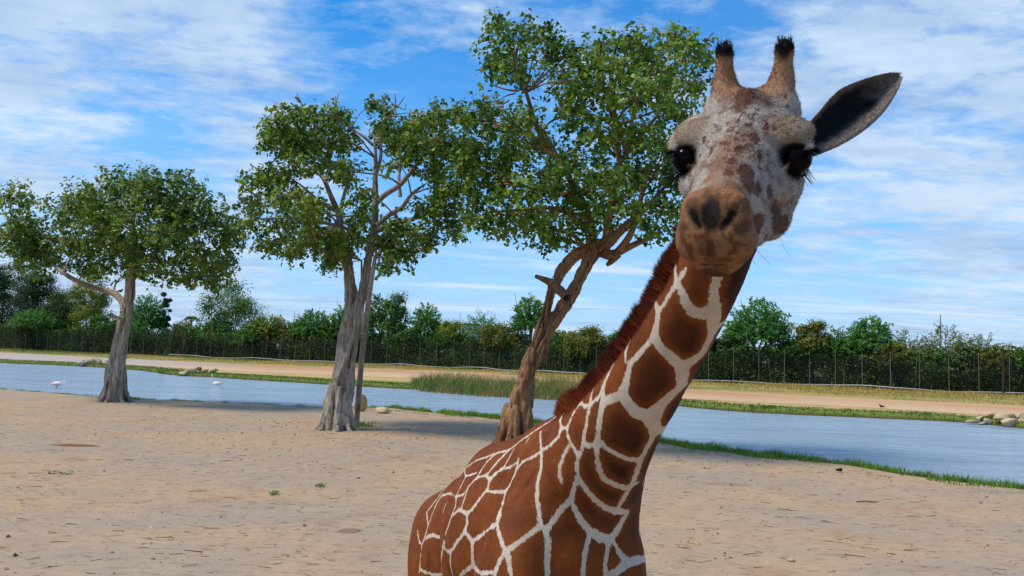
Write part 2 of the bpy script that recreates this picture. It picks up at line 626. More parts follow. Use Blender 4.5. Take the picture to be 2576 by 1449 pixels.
def build_ground():
    # near side: a fine sheet under the camera out to the shore
    xs = np.concatenate([np.arange(-62, -12, .5), np.arange(-12, 14, .14), np.arange(14, 40, .5)])
    ts = np.concatenate([np.linspace(-.35, .3, 14), np.linspace(.3, 1, 150)[1:], 1 + np.array([.006, .014, .024, .04, .06, .1])])
    X, T = np.meshgrid(xs, ts, indexing='ij')
    Yn = near_y(X.ravel()).reshape(X.shape)
    Y = T * Yn
    Z = near_z(X.ravel(), Y.ravel())
    V = np.stack([X.ravel(), Y.ravel(), Z], 1)
    n, k = X.shape
    i, j = np.meshgrid(np.arange(n - 1), np.arange(k - 1), indexing='ij')
    a = (i * k + j).ravel()
    F = np.stack([a, a + k, a + k + 1, a + 1], 1)
    me = mesh_np('dirt_ground', V, F, dirt_material())
    vcol(me, 'shore', np.clip((Yn - Y).ravel(), -3, 30))
    tag(put('dirt_ground', me), 'bare sandy ground with gravel and twigs on the near side of the water', 'ground', kind='structure')
    # bed and the land in general, to the horizon
    g = mesh_np('ground', [(-6000, -6000, -.75), (6000, -6000, -.75), (6000, 9000, -.75), (-6000, 9000, -.75)], [(0, 1, 2, 3)],
                plain('soil', L(120, 104, 78), .95, .1, .2, .05))
    tag(put('ground', g), 'brown earth under the water and out to the horizon', 'ground', kind='structure')
    # water
    m, w, b = material('lake_water', 0.16, 0.5)
    b.inputs['Base Color'].default_value = (*L(154, 174, 188), 1)
    b.inputs['IOR'].default_value = 1.33
    tc = w.n.new('ShaderNodeTexCoord').outputs['Object']
    q = w.map(tc, scale=(.8, 1.9, 1), rot=(0, 0, math.radians(-14)))
    h = w.math('ADD', w.noise(q, 3.4, 5, .66, .6), w.math('MULTIPLY', w.noise(q, .35, 3, .5, .3), 1.1))
    h = w.math('ADD', h, w.math('MULTIPLY', w.noise(w.map(tc, scale=(.45, 1.5, 1), rot=(0, 0, math.radians(-10))), 1.1, 4, .6, .5), 2.4))
    bn = w.n.new('ShaderNodeBump')
    bn.inputs['Distance'].default_value = .17
    w.link(h, bn.inputs['Height'])
    wind = w.noise(w.map(tc, scale=(.10, .55, 1), rot=(0, 0, math.radians(-9))), 1.0, 6, .68, .6)
    w.link(w.mapr(wind, .36, .62, .12, 1.0), bn.inputs['Strength'])
    w.link(bn.outputs[0], b.inputs['Normal'])
    wm = mesh_np('lake_water', [(-420, -2, WATER_Z), (330, -2, WATER_Z), (330, 150, WATER_Z), (-420, 150, WATER_Z)], [(0, 1, 2, 3)], m)
    tag(put('lake_water', wm), 'grey-blue rippled lake water between the two banks', 'water', kind='structure')
    # far side: shore, bank, verge, land beyond the fence
    n = 900
    fs = resample(FAR_SHORE, n)
    t = np.stack([np.gradient(fs[:, 0]), np.gradient(fs[:, 1])], 1)
    t /= np.linalg.norm(t, axis=1, keepdims=True)
    nr = np.stack([-t[:, 1], t[:, 0]], 1)
    nr *= np.sign(nr[:, 1:2])
    jit = fbm(np.stack([fs[:, 0], fs[:, 1], 0 * fs[:, 0]], 1), .35, 5, 4)[:, None]
    fs = fs + nr * jit * .5
    rows = [(fs - nr * 2.0, -.62, -2), (fs - nr * .05, WATER_Z - .05, -.05), (fs + nr * .25, .02, .25), (fs + nr * .8, .10, .8), (fs + nr * 1.8, .10, 1.8)]
    tn, tf, fe = resample(TRACK_NEAR, n), resample(TRACK_FAR, n), resample(FENCE, n)
    base = fs + nr * 1.8
    gx = np.maximum.accumulate(base[:, 0]) + np.arange(n) * 2e-3

    def at_x(line, P):
        """the point of a line straight ahead of P"""
        o = np.argsort(line[:, 0])
        return np.stack([P[:, 0], np.interp(P[:, 0], line[o, 0], line[o, 1])], 1)
    base = np.stack([gx, base[:, 1]], 1)
    A, B, C = at_x(tn, base), at_x(tf, base), at_x(fe, base)
    A[:, 1] = np.maximum(A[:, 1], base[:, 1] + .6)
    B[:, 1] = np.maximum(B[:, 1], A[:, 1] + 2)
    C[:, 1] = np.maximum(C[:, 1], B[:, 1] + 2)
    rows += [(A, .10, 10), (B, .10, 20), (C, .10, 30), (C + (0, 60), .10, 40), (C + (0, 500), .0, 50), (C + (0, 5000), -.2, 60)]
    full, band = [], []
    for (P0, z0, b0), (P1, z1, b1) in zip(rows[:-1], rows[1:]):
        m_ = 5 if b1 in (10, 20, 30) else 1
        for k in range(m_):
            s = k / m_
            full.append(np.concatenate([P0 * (1 - s) + P1 * s, np.full((n, 1), z0 * (1 - s) + z1 * s)], 1))
            band.append(b0 * (1 - s) + b1 * s)
    full.append(np.concatenate([rows[-1][0], np.full((n, 1), rows[-1][1])], 1))
    band.append(60)
    V = np.concatenate(full)
    V[:, 2] += .006 * fbm(V, .5, 8, 2) * (V[:, 2] > .05)
    k = len(full)
    i, j = np.meshgrid(np.arange(k - 1), np.arange(n - 1), indexing='ij')
    a = (i * n + j).ravel()
    F = np.stack([a, a + 1, a + n + 1, a + n], 1)
    m, w, b = material('far_bank', .95, .1)
    tc = w.n.new('ShaderNodeTexCoord').outputs['Object']
    bd = w.attr('band').outputs['Fac']
    n1 = w.noise(w.map(tc, scale=(.5, 1.6, 1)), .35, 5, .65)
    n2 = w.noise(tc, 1.8, 4, .6)
    x = w.math('ADD', bd, w.math('MULTIPLY', w.math('SUBTRACT', n1, .5), 7.0))
    green = w.mix(n2, L(84, 104, 40), L(122, 136, 58))
    straw = w.mix(n2, L(176, 148, 92), L(150, 132, 78))
    c = w.mix(w.mapr(x, 2.5, 5.5), green, w.mix(n1, L(170, 148, 88), L(198, 166, 112)))
    dry = w.mix(w.mapr(w.noise(tc, .18, 3, .5), .42, .58), straw, w.mix(n2, L(112, 122, 56), L(140, 136, 70)))
    c = w.mix(w.mapr(x, 17, 21), c, dry)
    c = w.mix(w.mapr(x, 29, 31), c, L(70, 78, 40))
    c = w.mix(w.mapr(bd, .3, .0), c, L(70, 56, 36))
    w.link(c, b.inputs['Base Color'])
    w.link(w.bump(n2, .5, .1), b.inputs['Normal'])
    me = mesh_np('far_bank', V, F, m)
    vcol(me, 'band', np.repeat(np.array(band, np.float32), n))
    tag(put('far_bank', me), 'grassy far bank rising from the water to the fence', 'bank', kind='structure')
    # dirt track along it
    m, w, b = material('track_dirt', .95, .1)
    tc = w.n.new('ShaderNodeTexCoord').outputs['Object']
    ac = w.attr('across').outputs['Fac']
    n1 = w.noise(w.map(tc, scale=(.35, 2.4, 1), rot=(0, 0, -.12)), .5, 5, .65)
    c = w.mix(w.mapr(w.math('ADD', ac, w.math('MULTIPLY', n1, .7)), .55, 1.05), L(192, 160, 122), L(182, 136, 98))
    c = w.mix(w.mapr(w.noise(tc, .05, 2, .5), .4, .6, 0, .5), c, L(202, 172, 134))
    c = w.mix(w.mapr(w.attr('leftness').outputs['Fac'], .2, .9, 0, .8), c, L(172, 164, 156))
    w.link(c, b.inputs['Base Color'])
    m_ = 9
    V, acr, lf = [], [], []
    jn = fbm(np.stack([A[:, 0] * .12, A[:, 0] * 0, A[:, 0] * 0], 1), 1, 4, 4)
    jf = fbm(np.stack([A[:, 0] * .12, A[:, 0] * 0, A[:, 0] * 0], 1), 1, 9, 4)
    for q in range(m_):
        s = q / (m_ - 1)
        y0, y1 = A[:, 1] + jn * 1.2 - .3, B[:, 1] + jf * 1.2
        V.append(np.stack([A[:, 0], y0 + (y1 - y0) * s, np.full(n, .114)], 1))
        acr.append(np.full(n, s))
        lf.append(sstep_(-A[:, 0], 18, 52))
    V = np.concatenate(V)
    i, j = np.meshgrid(np.arange(m_ - 1), np.arange(n - 1), indexing='ij')
    a = (i * n + j).ravel()
    me = mesh_np('dirt_track', V, np.stack([a, a + 1, a + n + 1, a + n], 1), m)
    vcol(me, 'across', np.concatenate(acr))
    vcol(me, 'leftness', np.concatenate(lf))
    tag(put('dirt_track', me), 'pale orange dirt track running along the far bank', 'track', kind='structure')
    return fs, nr, A, B, C


FS, FS_N, TR_A, TR_B, FN_C = build_ground()


# ------------------------------------------------------------------ leaf and blade materials
def leaf_material(name, dark, light, trans=.35, rough=.55, spec=.35, old=None):
    m = bpy.data.materials.new(name)
    m.use_nodes = True
    w = NT(m.node_tree)
    b = w.n['Principled BSDF']
    out = w.n['Material Output']
    t = w.attr('tone').outputs['Fac']
    c = w.mix(t, dark, light)
    if old:
        c = w.mix(w.mapr(t, .86, .98), c, old)
    w.link(c, b.inputs['Base Color'])
    b.inputs['Roughness'].default_value = rough
    b.inputs['Specular IOR Level'].default_value = spec
    tr = w.n.new('ShaderNodeBsdfTranslucent')
    w.link(w.mix(1.0, c, (1.0, 1.0, .45), 'MULTIPLY'), tr.inputs['Color'])
    mx = w.n.new('ShaderNodeMixShader')
    mx.inputs[0].default_value = trans
    w.link(b.outputs[0], mx.inputs[1])
    w.link(tr.outputs[0], mx.inputs[2])
    w.link(mx.outputs[0], out.inputs[0])
    return m


def blades(P, H, W, rng, lean=.35, seg=2, droop=.3):
    n = len(P)
    a = rng.random(n) * 2 * math.pi
    D = np.stack([np.cos(a) * lean * rng.random(n), np.sin(a) * lean * rng.random(n), np.ones(n)], 1)
    B = np.stack([D[:, 0] * droop * 3, D[:, 1] * droop * 3, -droop * rng.random(n)], 1)
    return hair_tris_(P, D, H, W, rng, B, seg)


def hair_tris_(P, D, Ln, W, rng, B, seg):
    n = len(P)
    a = rng.random(n) * math.pi
    X = np.stack([np.cos(a), np.sin(a) * .5, 0 * a], 1)
    Ln, W = np.broadcast_to(Ln, n)[:, None], np.broadcast_to(W, n)[:, None]
    rows = []
    for k in range(seg):
        t = k / seg
        c = P + D * Ln * t + B * Ln * t * t
        rows += [c - X * W / 2 * (1 - t * .6), c + X * W / 2 * (1 - t * .6)]
    rows.append(P + D * Ln + B * Ln)
    V = np.stack(rows, 1)
    m = V.shape[1]
    f = []
    for k in range(seg - 1):
        q = 2 * k
        f += [(q, q + 1, q + 3), (q, q + 3, q + 2)]
    q = 2 * (seg - 1)
    f.append((q, q + 1, q + 2))
    F = (np.arange(n)[:, None, None] * m + np.array(f)[None]).reshape(-1, 3)
    return V.reshape(-1, 3), F, m


GRASS = leaf_material('fresh_grass', L(66, 104, 26), L(134, 168, 62), .3)
DRYGRASS = leaf_material('dry_grass', L(160, 130, 62), L(212, 180, 102), .3)
BANKGRASS = leaf_material('bank_grass', L(66, 84, 26), L(128, 140, 56), .3)


def grass_patch(name, P, H, W, mat, tone, label, cat, rng, seg=2, lean=.35, droop=.3):
    V, F, m = blades(P, H, W, rng, lean, seg, droop)
    me = mesh_np(name, V, F, mat, False)
    vcol(me, 'tone', np.repeat(np.clip(tone, 0, 1), m))
    return tag(put(name, me), label, cat, kind='stuff')


def build_grass():
    rng = np.random.default_rng(21)
    # near shore strip: dense right of the second tree, thin left of it
    n = 120000
    x = rng.uniform(-30, 22, n)
    y0 = near_y(x)
    pb = np.stack([x, 0 * x, 0 * x], 1)
    wid = np.interp(x, [-30, -14, -10, -7.2, -6.0, -4, 2, 8, 14, 20], [.25, .35, .5, .35, 1.0, 1.3, 1.4, 1.5, 1.6, 1.8]) * (1 + .5 * fbm(pb, .8, 2, 2))
    s = rng.random(n) ** 1.1 * wid
    dens = np.interp(x, [-30, -16, -15, -10, -9, -6.6, -5.6, 20], [.25, .3, .6, .35, .2, .25, 1, 1])
    clump = fbm(np.stack([x * 2.2, s * 2.2, 0 * x], 1), 1, 4, 3)
    keep = (rng.random(n) < dens) & (clump + .5 * fbm(pb * (1, 0, 0), .45, 9, 2) + rng.normal(size=n) * .35 > -.45 + .9 * s / np.maximum(wid, .1))
    x, s, y0, clump, wid = x[keep], s[keep], y0[keep], clump[keep], wid[keep]
    y = y0 - s + .12
    P = np.stack([x, y, np.maximum(near_z(x, y), WATER_Z) - .01], 1)
    H = (.25 + .13 * clump) * rng.uniform(.5, 1.2, len(x)) * np.interp(s / wid, [0, .5, 1], [1.1, .8, .45])
    H = np.clip(H, .04, .5) * np.interp(x, [-30, -8, -5], [.45, .5, 1])
    tone = .40 + .40 * clump + rng.normal(size=len(x)) * .22
    grass_patch('shore_grass', P, H, .018 + .014 * rng.random(len(x)), GRASS, tone, 'fresh green grass along the near edge of the water', 'grass', rng)
    # dry fringe between the grass and the dirt
    n = 16000
    x = rng.uniform(-12, 20, n)
    wid = np.interp(x, [-12, -4, 6, 20], [.8, 1.5, 1.9, 2.6])
    s = 1.0 + rng.random(n) ** 1.6 * wid
    y = near_y(x) - s
    P = np.stack([x, y, near_z(x, y) - .004], 1)
    k = fbm(np.stack([x, y, 0 * x], 1), 1.6, 6, 3) > .1
    tone = rng.random(n)
    grass_patch('shore_straw', P[k], rng.uniform(.02, .07, k.sum()), .012, leaf_material('straw_grass', L(96, 96, 48), L(150, 126, 76), .3), tone[k], 'thin yellowed grass fringing the dirt', 'grass', rng, 1, .8)
    # tufts at the foot of the trees
    for nm, u, v, du, dv, cnt, lab in (('tuft_grass', 875, 1070, 62, 9, 1700, 'dark grass tuft at the foot of the forked tree'),
                                       ('foot_grass', 325, 1003, 60, 5, 900, 'green grass beside the foot of the wide low tree'),
                                       ('root_grass', 1350, 1082, 22, 20, 900, 'green grass beside the roots of the leaning tree')):
        uu, vv = u + rng.normal(size=cnt) * du * .5, v + rng.normal(size=cnt) * dv * .5
        P = np.array([onz(a, b, 0) for a, b in zip(uu, vv)])
        P[:, 2] = near_z(P[:, 0], P[:, 1]) - .01
        grass_patch(nm, P, rng.uniform(.05, .16, cnt), .018, GRASS, .2 + .4 * rng.random(cnt), lab, 'grass', rng)
    # far bank edge
    n = 42000
    ok = np.nonzero(np.abs(FS[:-1, 0]) < 78)[0]
    t = ok[rng.integers(0, len(ok), n)] + rng.random(n)
    i = t.astype(int)
    f = (t - i)[:, None]
    p = FS[i] * (1 - f) + FS[np.minimum(i + 1, len(FS) - 1)] * f
    s = rng.random(n) ** 1.3 * 3.6
    p = p + FS_N[i] * s[:, None]
    P = np.concatenate([p, np.full((n, 1), .02)], 1)
    k = (np.abs(p[:, 0]) < 75)
    cl = fbm(np.stack([p[:, 0], p[:, 1] * 2, 0 * s], 1), .5, 3, 3)
    P[:, 2] = np.interp(s, [0, .25, .8, 4], [-.17, .0, .09, .09])
    tone = np.clip(.40 + .35 * cl + rng.normal(size=n) * .2 + .08 * s, 0, 1)
    k &= cl + rng.normal(size=n) * .3 > -.5
    grass_patch('bank_grass', P[k], rng.uniform(.10, .30, k.sum()) * np.interp(s[k], [0, 1.2, 3.6], [1.2, .8, .35]), rng.uniform(.03, .06, k.sum()), BANKGRASS, tone[k], 'green grass along the foot of the far bank', 'grass', rng)
    # dry verge before the fence
    n = 46000
    ok = np.nonzero((TR_B[:, 0] > -96) & (TR_B[:, 0] < 72))[0]
    i = ok[rng.integers(0, len(ok), n)]
    s = rng.random(n) ** .8
    p = TR_B[i] * (1 - s[:, None]) + FN_C[i] * s[:, None] + rng.normal(size=(n, 2)) * (.2, .1)
    k = (p[:, 0] > -95) & (p[:, 0] < 70)
    cl = fbm(np.stack([p[:, 0] * .5, p[:, 1] * .5, 0 * s], 1), .4, 8, 3)
    k &= cl + rng.normal(size=n) * .4 + 1.2 * (s - .4) > -.2
    P = np.concatenate([p, np.full((n, 1), .09)], 1)
    grn = fbm(np.stack([p[:, 0], p[:, 1], 0 * s], 1), .09, 2, 2) + np.interp(p[:, 0], [-70, -25, 30], [.9, 0, -.1]) > .45
    H = rng.uniform(.12, .42, n) * (.5 + .7 * s)
    a, b_ = k & ~grn, k & grn
    grass_patch('verge_straw', P[a], H[a], .07, DRYGRASS, rng.random(a.sum()), 'dry straw-coloured grass between the dirt track and the fence', 'grass', rng)
    grass_patch('verge_grass', P[b_], H[b_] * .9, .07, BANKGRASS, .35 + .5 * rng.random(b_.sum()), 'greener grass between the grey end of the track and the fence', 'grass', rng)


build_grass()


# ------------------------------------------------------------------ reeds
def build_reeds():
    rng = np.random.default_rng(31)
    n = 8500
    t = rng.random(n)
    u = 1040 + t * 415
    front = np.interp(u, [1040, 1060, 1200, 1450], [978, 986, 998, 1010])
    d = rng.random(n) ** .8 * np.interp(u, [1040, 1090, 1455], [4, 17, 15])
    P = np.array([onz(a, f - dd, WATER_Z) for a, f, dd in zip(u, front, d)])
    P[:, 2] = WATER_Z - .05
    cl = fbm(P * (1, 1, 0), .8, 4, 3)
    H = np.clip((1.30 + .45 * cl) * rng.uniform(.55, 1.12, n), .3, 2.1) * np.interp(u, [1040, 1075, 1455], [.75, 1, 1.05])
    a = rng.normal(size=n) * .18
    D = np.stack([a + .05, rng.normal(size=n) * .15, np.ones(n)], 1)
    B = np.stack([a * 1.5 + rng.normal(size=n) * .12, rng.normal(size=n) * .1, -np.abs(rng.normal(size=n)) * .12], 1)
    V, F, m = hair_tris_(P, D, H, rng.uniform(.018, .045, n), rng, B, 4)
    mat, w, b = material('reed_blade', .6, .25)
    w.link(w.attr('coat').outputs['Color'], b.inputs['Base Color'])
    me = mesh_np('reed_bed', V, F, mat, False)
    k = np.clip(.30 + .55 * cl + rng.normal(size=n) * .28, 0, 1)[:, None]
    g = np.array(L(84, 128, 52)) * (1 - k) + np.array(L(190, 158, 86)) * k
    g = g * rng.uniform(.45, 1.15, (n, 1))
    h = (np.arange(m) // 2 / (m // 2))[None, :, None]
    c = np.repeat(g[:, None, :], m, 1)
    dry = (rng.random(n) < .42)[:, None, None] * (h < .35)
    c = np.where(dry, np.array(L(170, 132, 78)), c)
    vcol(me, 'coat', np.clip(c.reshape(-1, 3), 0, 1))
    tag(put('reed_bed', me), 'bed of tall green and straw-yellow reeds standing in the water', 'reeds', kind='stuff')


build_reeds()
# ------------------------------------------------------------------ bark
def bark_material(name, dark, mid, light, stretch=7.0):
    m, w, b = material(name, .9, .2)
    tc = w.n.new('ShaderNodeTexCoord').outputs['Object']
    q = w.map(tc, scale=(stretch, stretch, 1.0))
    n1 = w.noise(q, 1.1, 6, .68, .9)
    n2 = w.noise(q, 4.5, 5, .7, .5)
    n3 = w.noise(tc, .9, 4, .6)
    c = w.mix(w.mapr(n1, .34, .60), dark, mid)
    c = w.mix(w.mapr(n3, .42, .66, 0, .85), c, w.mix(n1, mid, light))
    c = w.mix(w.mapr(n2, .52, .68, 0, .9), c, tuple(k * .28 for k in dark))
    w.link(c, b.inputs['Base Color'])
    h = w.math('ADD', n1, w.math('MULTIPLY', n2, .6))
    w.link(w.bump(h, 1.0, .12), b.inputs['Normal'])
    return m


BARK_GREY = bark_material('grey_fig_bark', L(112, 96, 80), L(194, 176, 154), L(226, 210, 188))
BARK_BROWN = bark_material('brown_fig_bark', L(88, 60, 42), L(170, 126, 88), L(212, 168, 122))
BARK_FAR = plain('thin_trunk_bark', L(110, 98, 84), .9, .1, .3, 3)
LEAF_A = leaf_material('fig_leaf', L(46, 78, 22), L(156, 180, 70), .40, .5, .3, L(158, 132, 56))
LEAF_B = leaf_material('fig_leaf_bright', L(46, 82, 24), L(156, 186, 74), .40, .5, .3, L(170, 150, 60))


def leaf_cloud(C, N, size, rng, droop=.55):
    """one folded kite-shaped leaf at each point C, facing N"""
    n = len(C)
    N = N / (np.linalg.norm(N, axis=1, keepdims=True) + 1e-9)
    down = np.tile((0, 0, -1.0), (n, 1)) * droop + rng.normal(size=(n, 3)) * .6
    A = down - N * (down * N).sum(1, keepdims=True)
    A /= np.linalg.norm(A, axis=1, keepdims=True) + 1e-9
    B = np.cross(N, A)
    s = np.broadcast_to(size, n)[:, None]
    V = np.stack([C - A * s * .42, C - B * s * .40 - A * s * .12 + N * s * .08, C + A * s * .62, C + B * s * .40 - A * s * .12 + N * s * .08], 1)
    F = np.arange(n * 4).reshape(-1, 4)
    return V.reshape(-1, 3), F


def limb_tubes(limbs, seg=8):
    parts = []
    for Lm in limbs:
        S = smooth_path(Lm, max(6, 3 * len(Lm)))
        S[:, 3] = np.maximum(S[:, 3], .006)
        parts.append(tube(S[:, :3], S[:, 3], seg))
    return merge(parts)


def fig_trunk(paths, strands, h, lo_pad=.3, seed=1, roots=None):
    """a fluted, braided trunk: bundles of rounded strands wound about each path (rows x y z r)"""
    rng = np.random.default_rng(seed)
    cones = []
    for P in paths:
        S = smooth_path(P, max(8, 4 * len(P)))
        n = len(S)
        t = np.linspace(0, 1, n)
        T = np.gradient(S[:, :3], axis=0)
        T /= np.linalg.norm(T, axis=1, keepdims=True)
        A = np.cross(T, (0.0, 1.0, 0.0))
        A /= np.linalg.norm(A, axis=1, keepdims=True)
        B = np.cross(T, A)
        k = strands + 2 if P[0][3] > .25 else max(5, strands - 1)
        for i in range(k):
            th0 = 2 * math.pi * i / k + rng.normal() * .25
            tw = 1.3 + rng.normal() * 1.3
            ph = rng.random() * 6
            th = th0 + tw * t + .35 * np.sin(t * 7 + ph)
            rr = S[:, 3] * (.70 + .12 * np.sin(t * 5 + ph))
            c = S[:, :3] + rr[:, None] * (np.cos(th)[:, None] * A + np.sin(th)[:, None] * B)
            sr = S[:, 3] * rng.uniform(.20, .34)
            cones += [(c[j], c[j + 1], sr[j], sr[j + 1]) for j in range(n - 1)]
        cones += [(S[j, :3], S[j + 1, :3], S[j, 3] * .50, S[j + 1, 3] * .50) for j in range(n - 1)]
    for R in roots or []:
        R = smooth_path(R, 7)
        cones += [(R[j, :3], R[j + 1, :3], R[j, 3], R[j + 1, 3]) for j in range(6)]
    a = np.array([c[0] for c in cones]); b = np.array([c[1] for c in cones])
    r1 = np.array([c[2] for c in cones]); r2 = np.array([c[3] for c in cones])
    ab = b - a
    den = (ab * ab).sum(1) + 1e-9

    zlo, zhi = np.minimum(a[:, 2], b[:, 2]), np.maximum(a[:, 2], b[:, 2])

    def f(p):
        out = np.full(len(p), 9.0)
        order = np.argsort(p[:, 2])
        for i in range(0, len(p), 4000):
            idx = order[i:i + 4000]
            q = p[idx]
            m = (zlo < q[-1, 2] + 1.0) & (zhi > q[0, 2] - 1.0)
            if not m.any():
                continue
            ap = q[:, None, :] - a[m][None]
            t = np.clip(np.einsum('ijk,jk->ij', ap, ab[m]) / den[m], 0, 1)
            ap -= t[:, :, None] * ab[m][None]
            out[idx] = (np.sqrt(np.einsum('ijk,ijk->ij', ap, ap)) - (r1[m] + (r2[m] - r1[m]) * t)).min(1)
        return out
    allp = np.concatenate([a, b])
    V, F = surface_net(f, allp.min(0) - .5, allp.max(0) + .5, h, 4, 1.6)
    V = relax(V, F, 1, .4)
    N = vnormals(V, F)
    V = V + N * (fbm(V * (1, 1, .3), 9, seed, 3) * .018 - np.abs(fbm(V * (1, 1, .10), 11, seed + 4, 2)) * .055 + .02 + fbm(V, 26, seed + 1, 2) * .006)[:, None]
    return V, F


def big_tree(name, label, base_px, conv, depth, trunk_px, limb_px, clumps, crown_c, crown_r, leaf_n, leaf_size, leaf_mat, bark, seed,
             strands=7, roots_px=(), dead=(), group='fig trees on the near bank', yellow=0.0):
    rng = np.random.default_rng(seed)
    s = depth / FPX

    def P3(X, Y, hw, dd=0.0):
        u, v = conv(X, Y)
        q = at(u, v, depth + dd)
        return (*q, hw * conv.k * s)
    root_p = onz(*conv(*base_px), 0)
    root = empty(name, (root_p[0], root_p[1], 0.0))
    tag(root, label, 'tree', group)
    tp = [[P3(*q) for q in path] for path in trunk_px]
    # carry the foot into the soil
    for path in tp:
        if path[0][2] < .5:
            path[0] = (path[0][0], path[0][1], -.12, path[0][3])
    rp = []
    for k in range(9):
        a = k / 9 * 2 * math.pi + rng.normal() * .2
        r0 = tp[0][0][3]
        x, y = tp[0][0][0], tp[0][0][1]
        rp.append([(x + math.cos(a) * r0 * .48, y + math.sin(a) * r0 * .48, .9 + .5 * rng.random(), r0 * .15),
                   (x + math.cos(a) * r0 * .76, y + math.sin(a) * r0 * .76, .38, r0 * .17),
                   (x + math.cos(a) * r0 * 1.06, y + math.sin(a) * r0 * 1.06, .06, r0 * .14),
                   (x + math.cos(a) * r0 * 1.5, y + math.sin(a) * r0 * 1.5, -.10, r0 * .08)])
    V, F = fig_trunk(tp, strands, .030, seed=seed, roots=rp)
    put('trunk', mesh_np('trunk', V, F, bark), root)
    # limbs
    limbs = []
    tp_end = trunk_px[-1][-3]
    for path in limb_px:
        dd = 0.0
        out = []
        for i, q in enumerate(path):
            g = fbm(np.array([[q[0] * .006, q[1] * .006, seed * 1.7]]), 1, seed, 2)[0]
            g *= min(1, np.hypot(q[0] - tp_end[0], q[1] - tp_end[1]) / 260)
            out.append(P3(q[0], q[1], q[2], g * crown_r * .5))
        limbs.append(out)
    nodes = np.array([p for l in limbs for p in l] + [p for l in tp for p in l[-2:]])
    zlow = min(at(*conv(X, Y), depth)[2] for X, Y, rx, ry in clumps) - .3
    nodes = nodes[nodes[:, 2] > zlow]
    # clumps in depth
    cc = []
    cu, cv = crown_c
    for X, Y, rx, ry in clumps:
        e = ((X - cu) / (crown_r / (conv.k * s))) ** 2 + ((Y - cv) / (crown_r / (conv.k * s))) ** 2
        dmax = crown_r * math.sqrt(max(.12, 1 - .8 * min(e, 1)))
        for k in range(2):
            dd = (rng.uniform(.15, .9) if k else -rng.uniform(.15, .9)) * dmax
            f = (depth + dd) / depth
            u, v = conv(X + rng.normal() * rx * .15, Y + rng.normal() * ry * .15)
            c = at(u, v, depth + dd)
            r = np.array([rx * conv.k * s * f, (rx + ry) / 2 * conv.k * s * f, ry * conv.k * s * f]) * .93
            cc.append((c, r))
    twigs = []
    for c, r in cc:
        # a branch from the nearest lower limb node, then twigs inside the clump
        d = np.linalg.norm(nodes[:, :3] - c, axis=1) + 1.2 * np.maximum(0, nodes[:, 2] - c[2])
        nd = nodes[np.argmin(d)]
        mid = (nd[:3] + c) / 2 + rng.normal(size=3) * .12 + np.array([0, 0, .10])
        r0 = min(nd[3] * .55, .05)
        twigs.append([(*nd[:3], r0), (*mid, r0 * .7), (*c, r0 * .42), (*(c + rng.normal(size=3) * r * .5), .006)])
        for k in range(3):
            o = rng.normal(size=3)
            o /= np.linalg.norm(o)
            o[2] = abs(o[2]) * .6
            e = c + o * r * .95
            twigs.append([(*c, r0 * .4), (*((c + e) / 2 + rng.normal(size=3) * .06), .012), (*e, .005)])
    for path in dead:
        twigs.append([P3(q[0], q[1], q[2], -.3) for q in path])
    V, F = limb_tubes(limbs, 9)
    put('limbs', mesh_np('limbs', V, F, bark), root)
    V, F = limb_tubes(twigs, 4)
    put('twigs', mesh_np('twigs', V, F, bark), root)
    # foliage: small sprays spread through each clump
    vol = np.array([np.prod(r) ** .62 for c, r in cc])
    cnt = np.maximum(20, leaf_n * vol / vol.sum()).astype(int)
    C, N, T = [], [], []
    allc = np.array([c for c, r in cc])
    zmin, zmax = allc[:, 2].min(), allc[:, 2].max()
    for (c, r), k in zip(cc, cnt):
        ns = max(5, k // 9)
        o = rng.normal(size=(ns, 3))
        o /= np.linalg.norm(o, axis=1, keepdims=True)
        rad = rng.random(ns) ** .45
        sp = c + o * r * rad[:, None] * (1.0 + .26 * rng.normal(size=(ns, 1)))
        for q, oo in zip(sp, o):
            j = 9
            dirn = oo * .7 + np.array([0, 0, -.25]) + rng.normal(size=3) * .4
            dirn /= np.linalg.norm(dirn)
            tt = rng.random(j)[:, None]
            p = q + dirn * tt * .34 + rng.normal(size=(j, 3)) * .065
            C.append(p)
            N.append(oo * .5 + np.array([0, -.15, .55]) + rng.normal(size=(j, 3)) * .55)
            T.append(np.full(j, rng.normal() * .16))
    C, N, T = np.concatenate(C), np.concatenate(N), np.concatenate(T)
    n = len(C)
    big = fbm(C, .55, seed, 2)
    tone = np.clip(.34 + T * 1.2 + .28 * big + rng.normal(size=n) * .17 + (rng.random(n) < .02) * .6, 0, 1)
    size = leaf_size * rng.uniform(.55, 1.35, n)
    V, F = leaf_cloud(C, N, size, rng)
    # the outermost leaves towards the open side are single leaves; the rest one mass
    view = C[:, 1] + rng.random(n) * .2
    pick = np.argsort(view)[:3000]
    pick = rng.permutation(pick)[:300]
    rest = np.ones(n, bool)
    rest[pick] = False
    Vr = V.reshape(n, 4, 3)
    me = mesh_np('foliage', Vr[rest].reshape(-1, 3), np.arange(rest.sum() * 4).reshape(-1, 4), leaf_mat, False)
    vcol(me, 'tone', np.repeat(tone[rest], 4))
    tag(put('foliage', me, root), kind='stuff')
    # single leaves share one blade
    lv = np.array([(0, -.42, 0), (-.40, -.12, .08), (0, .62, 0), (.40, -.12, .08)])
    lme = mesh_np('leaf', lv, [(0, 1, 2, 3)], leaf_mat, False)
    vcol(lme, 'tone', np.full(4, .48))
    ro = np.array(root.location)
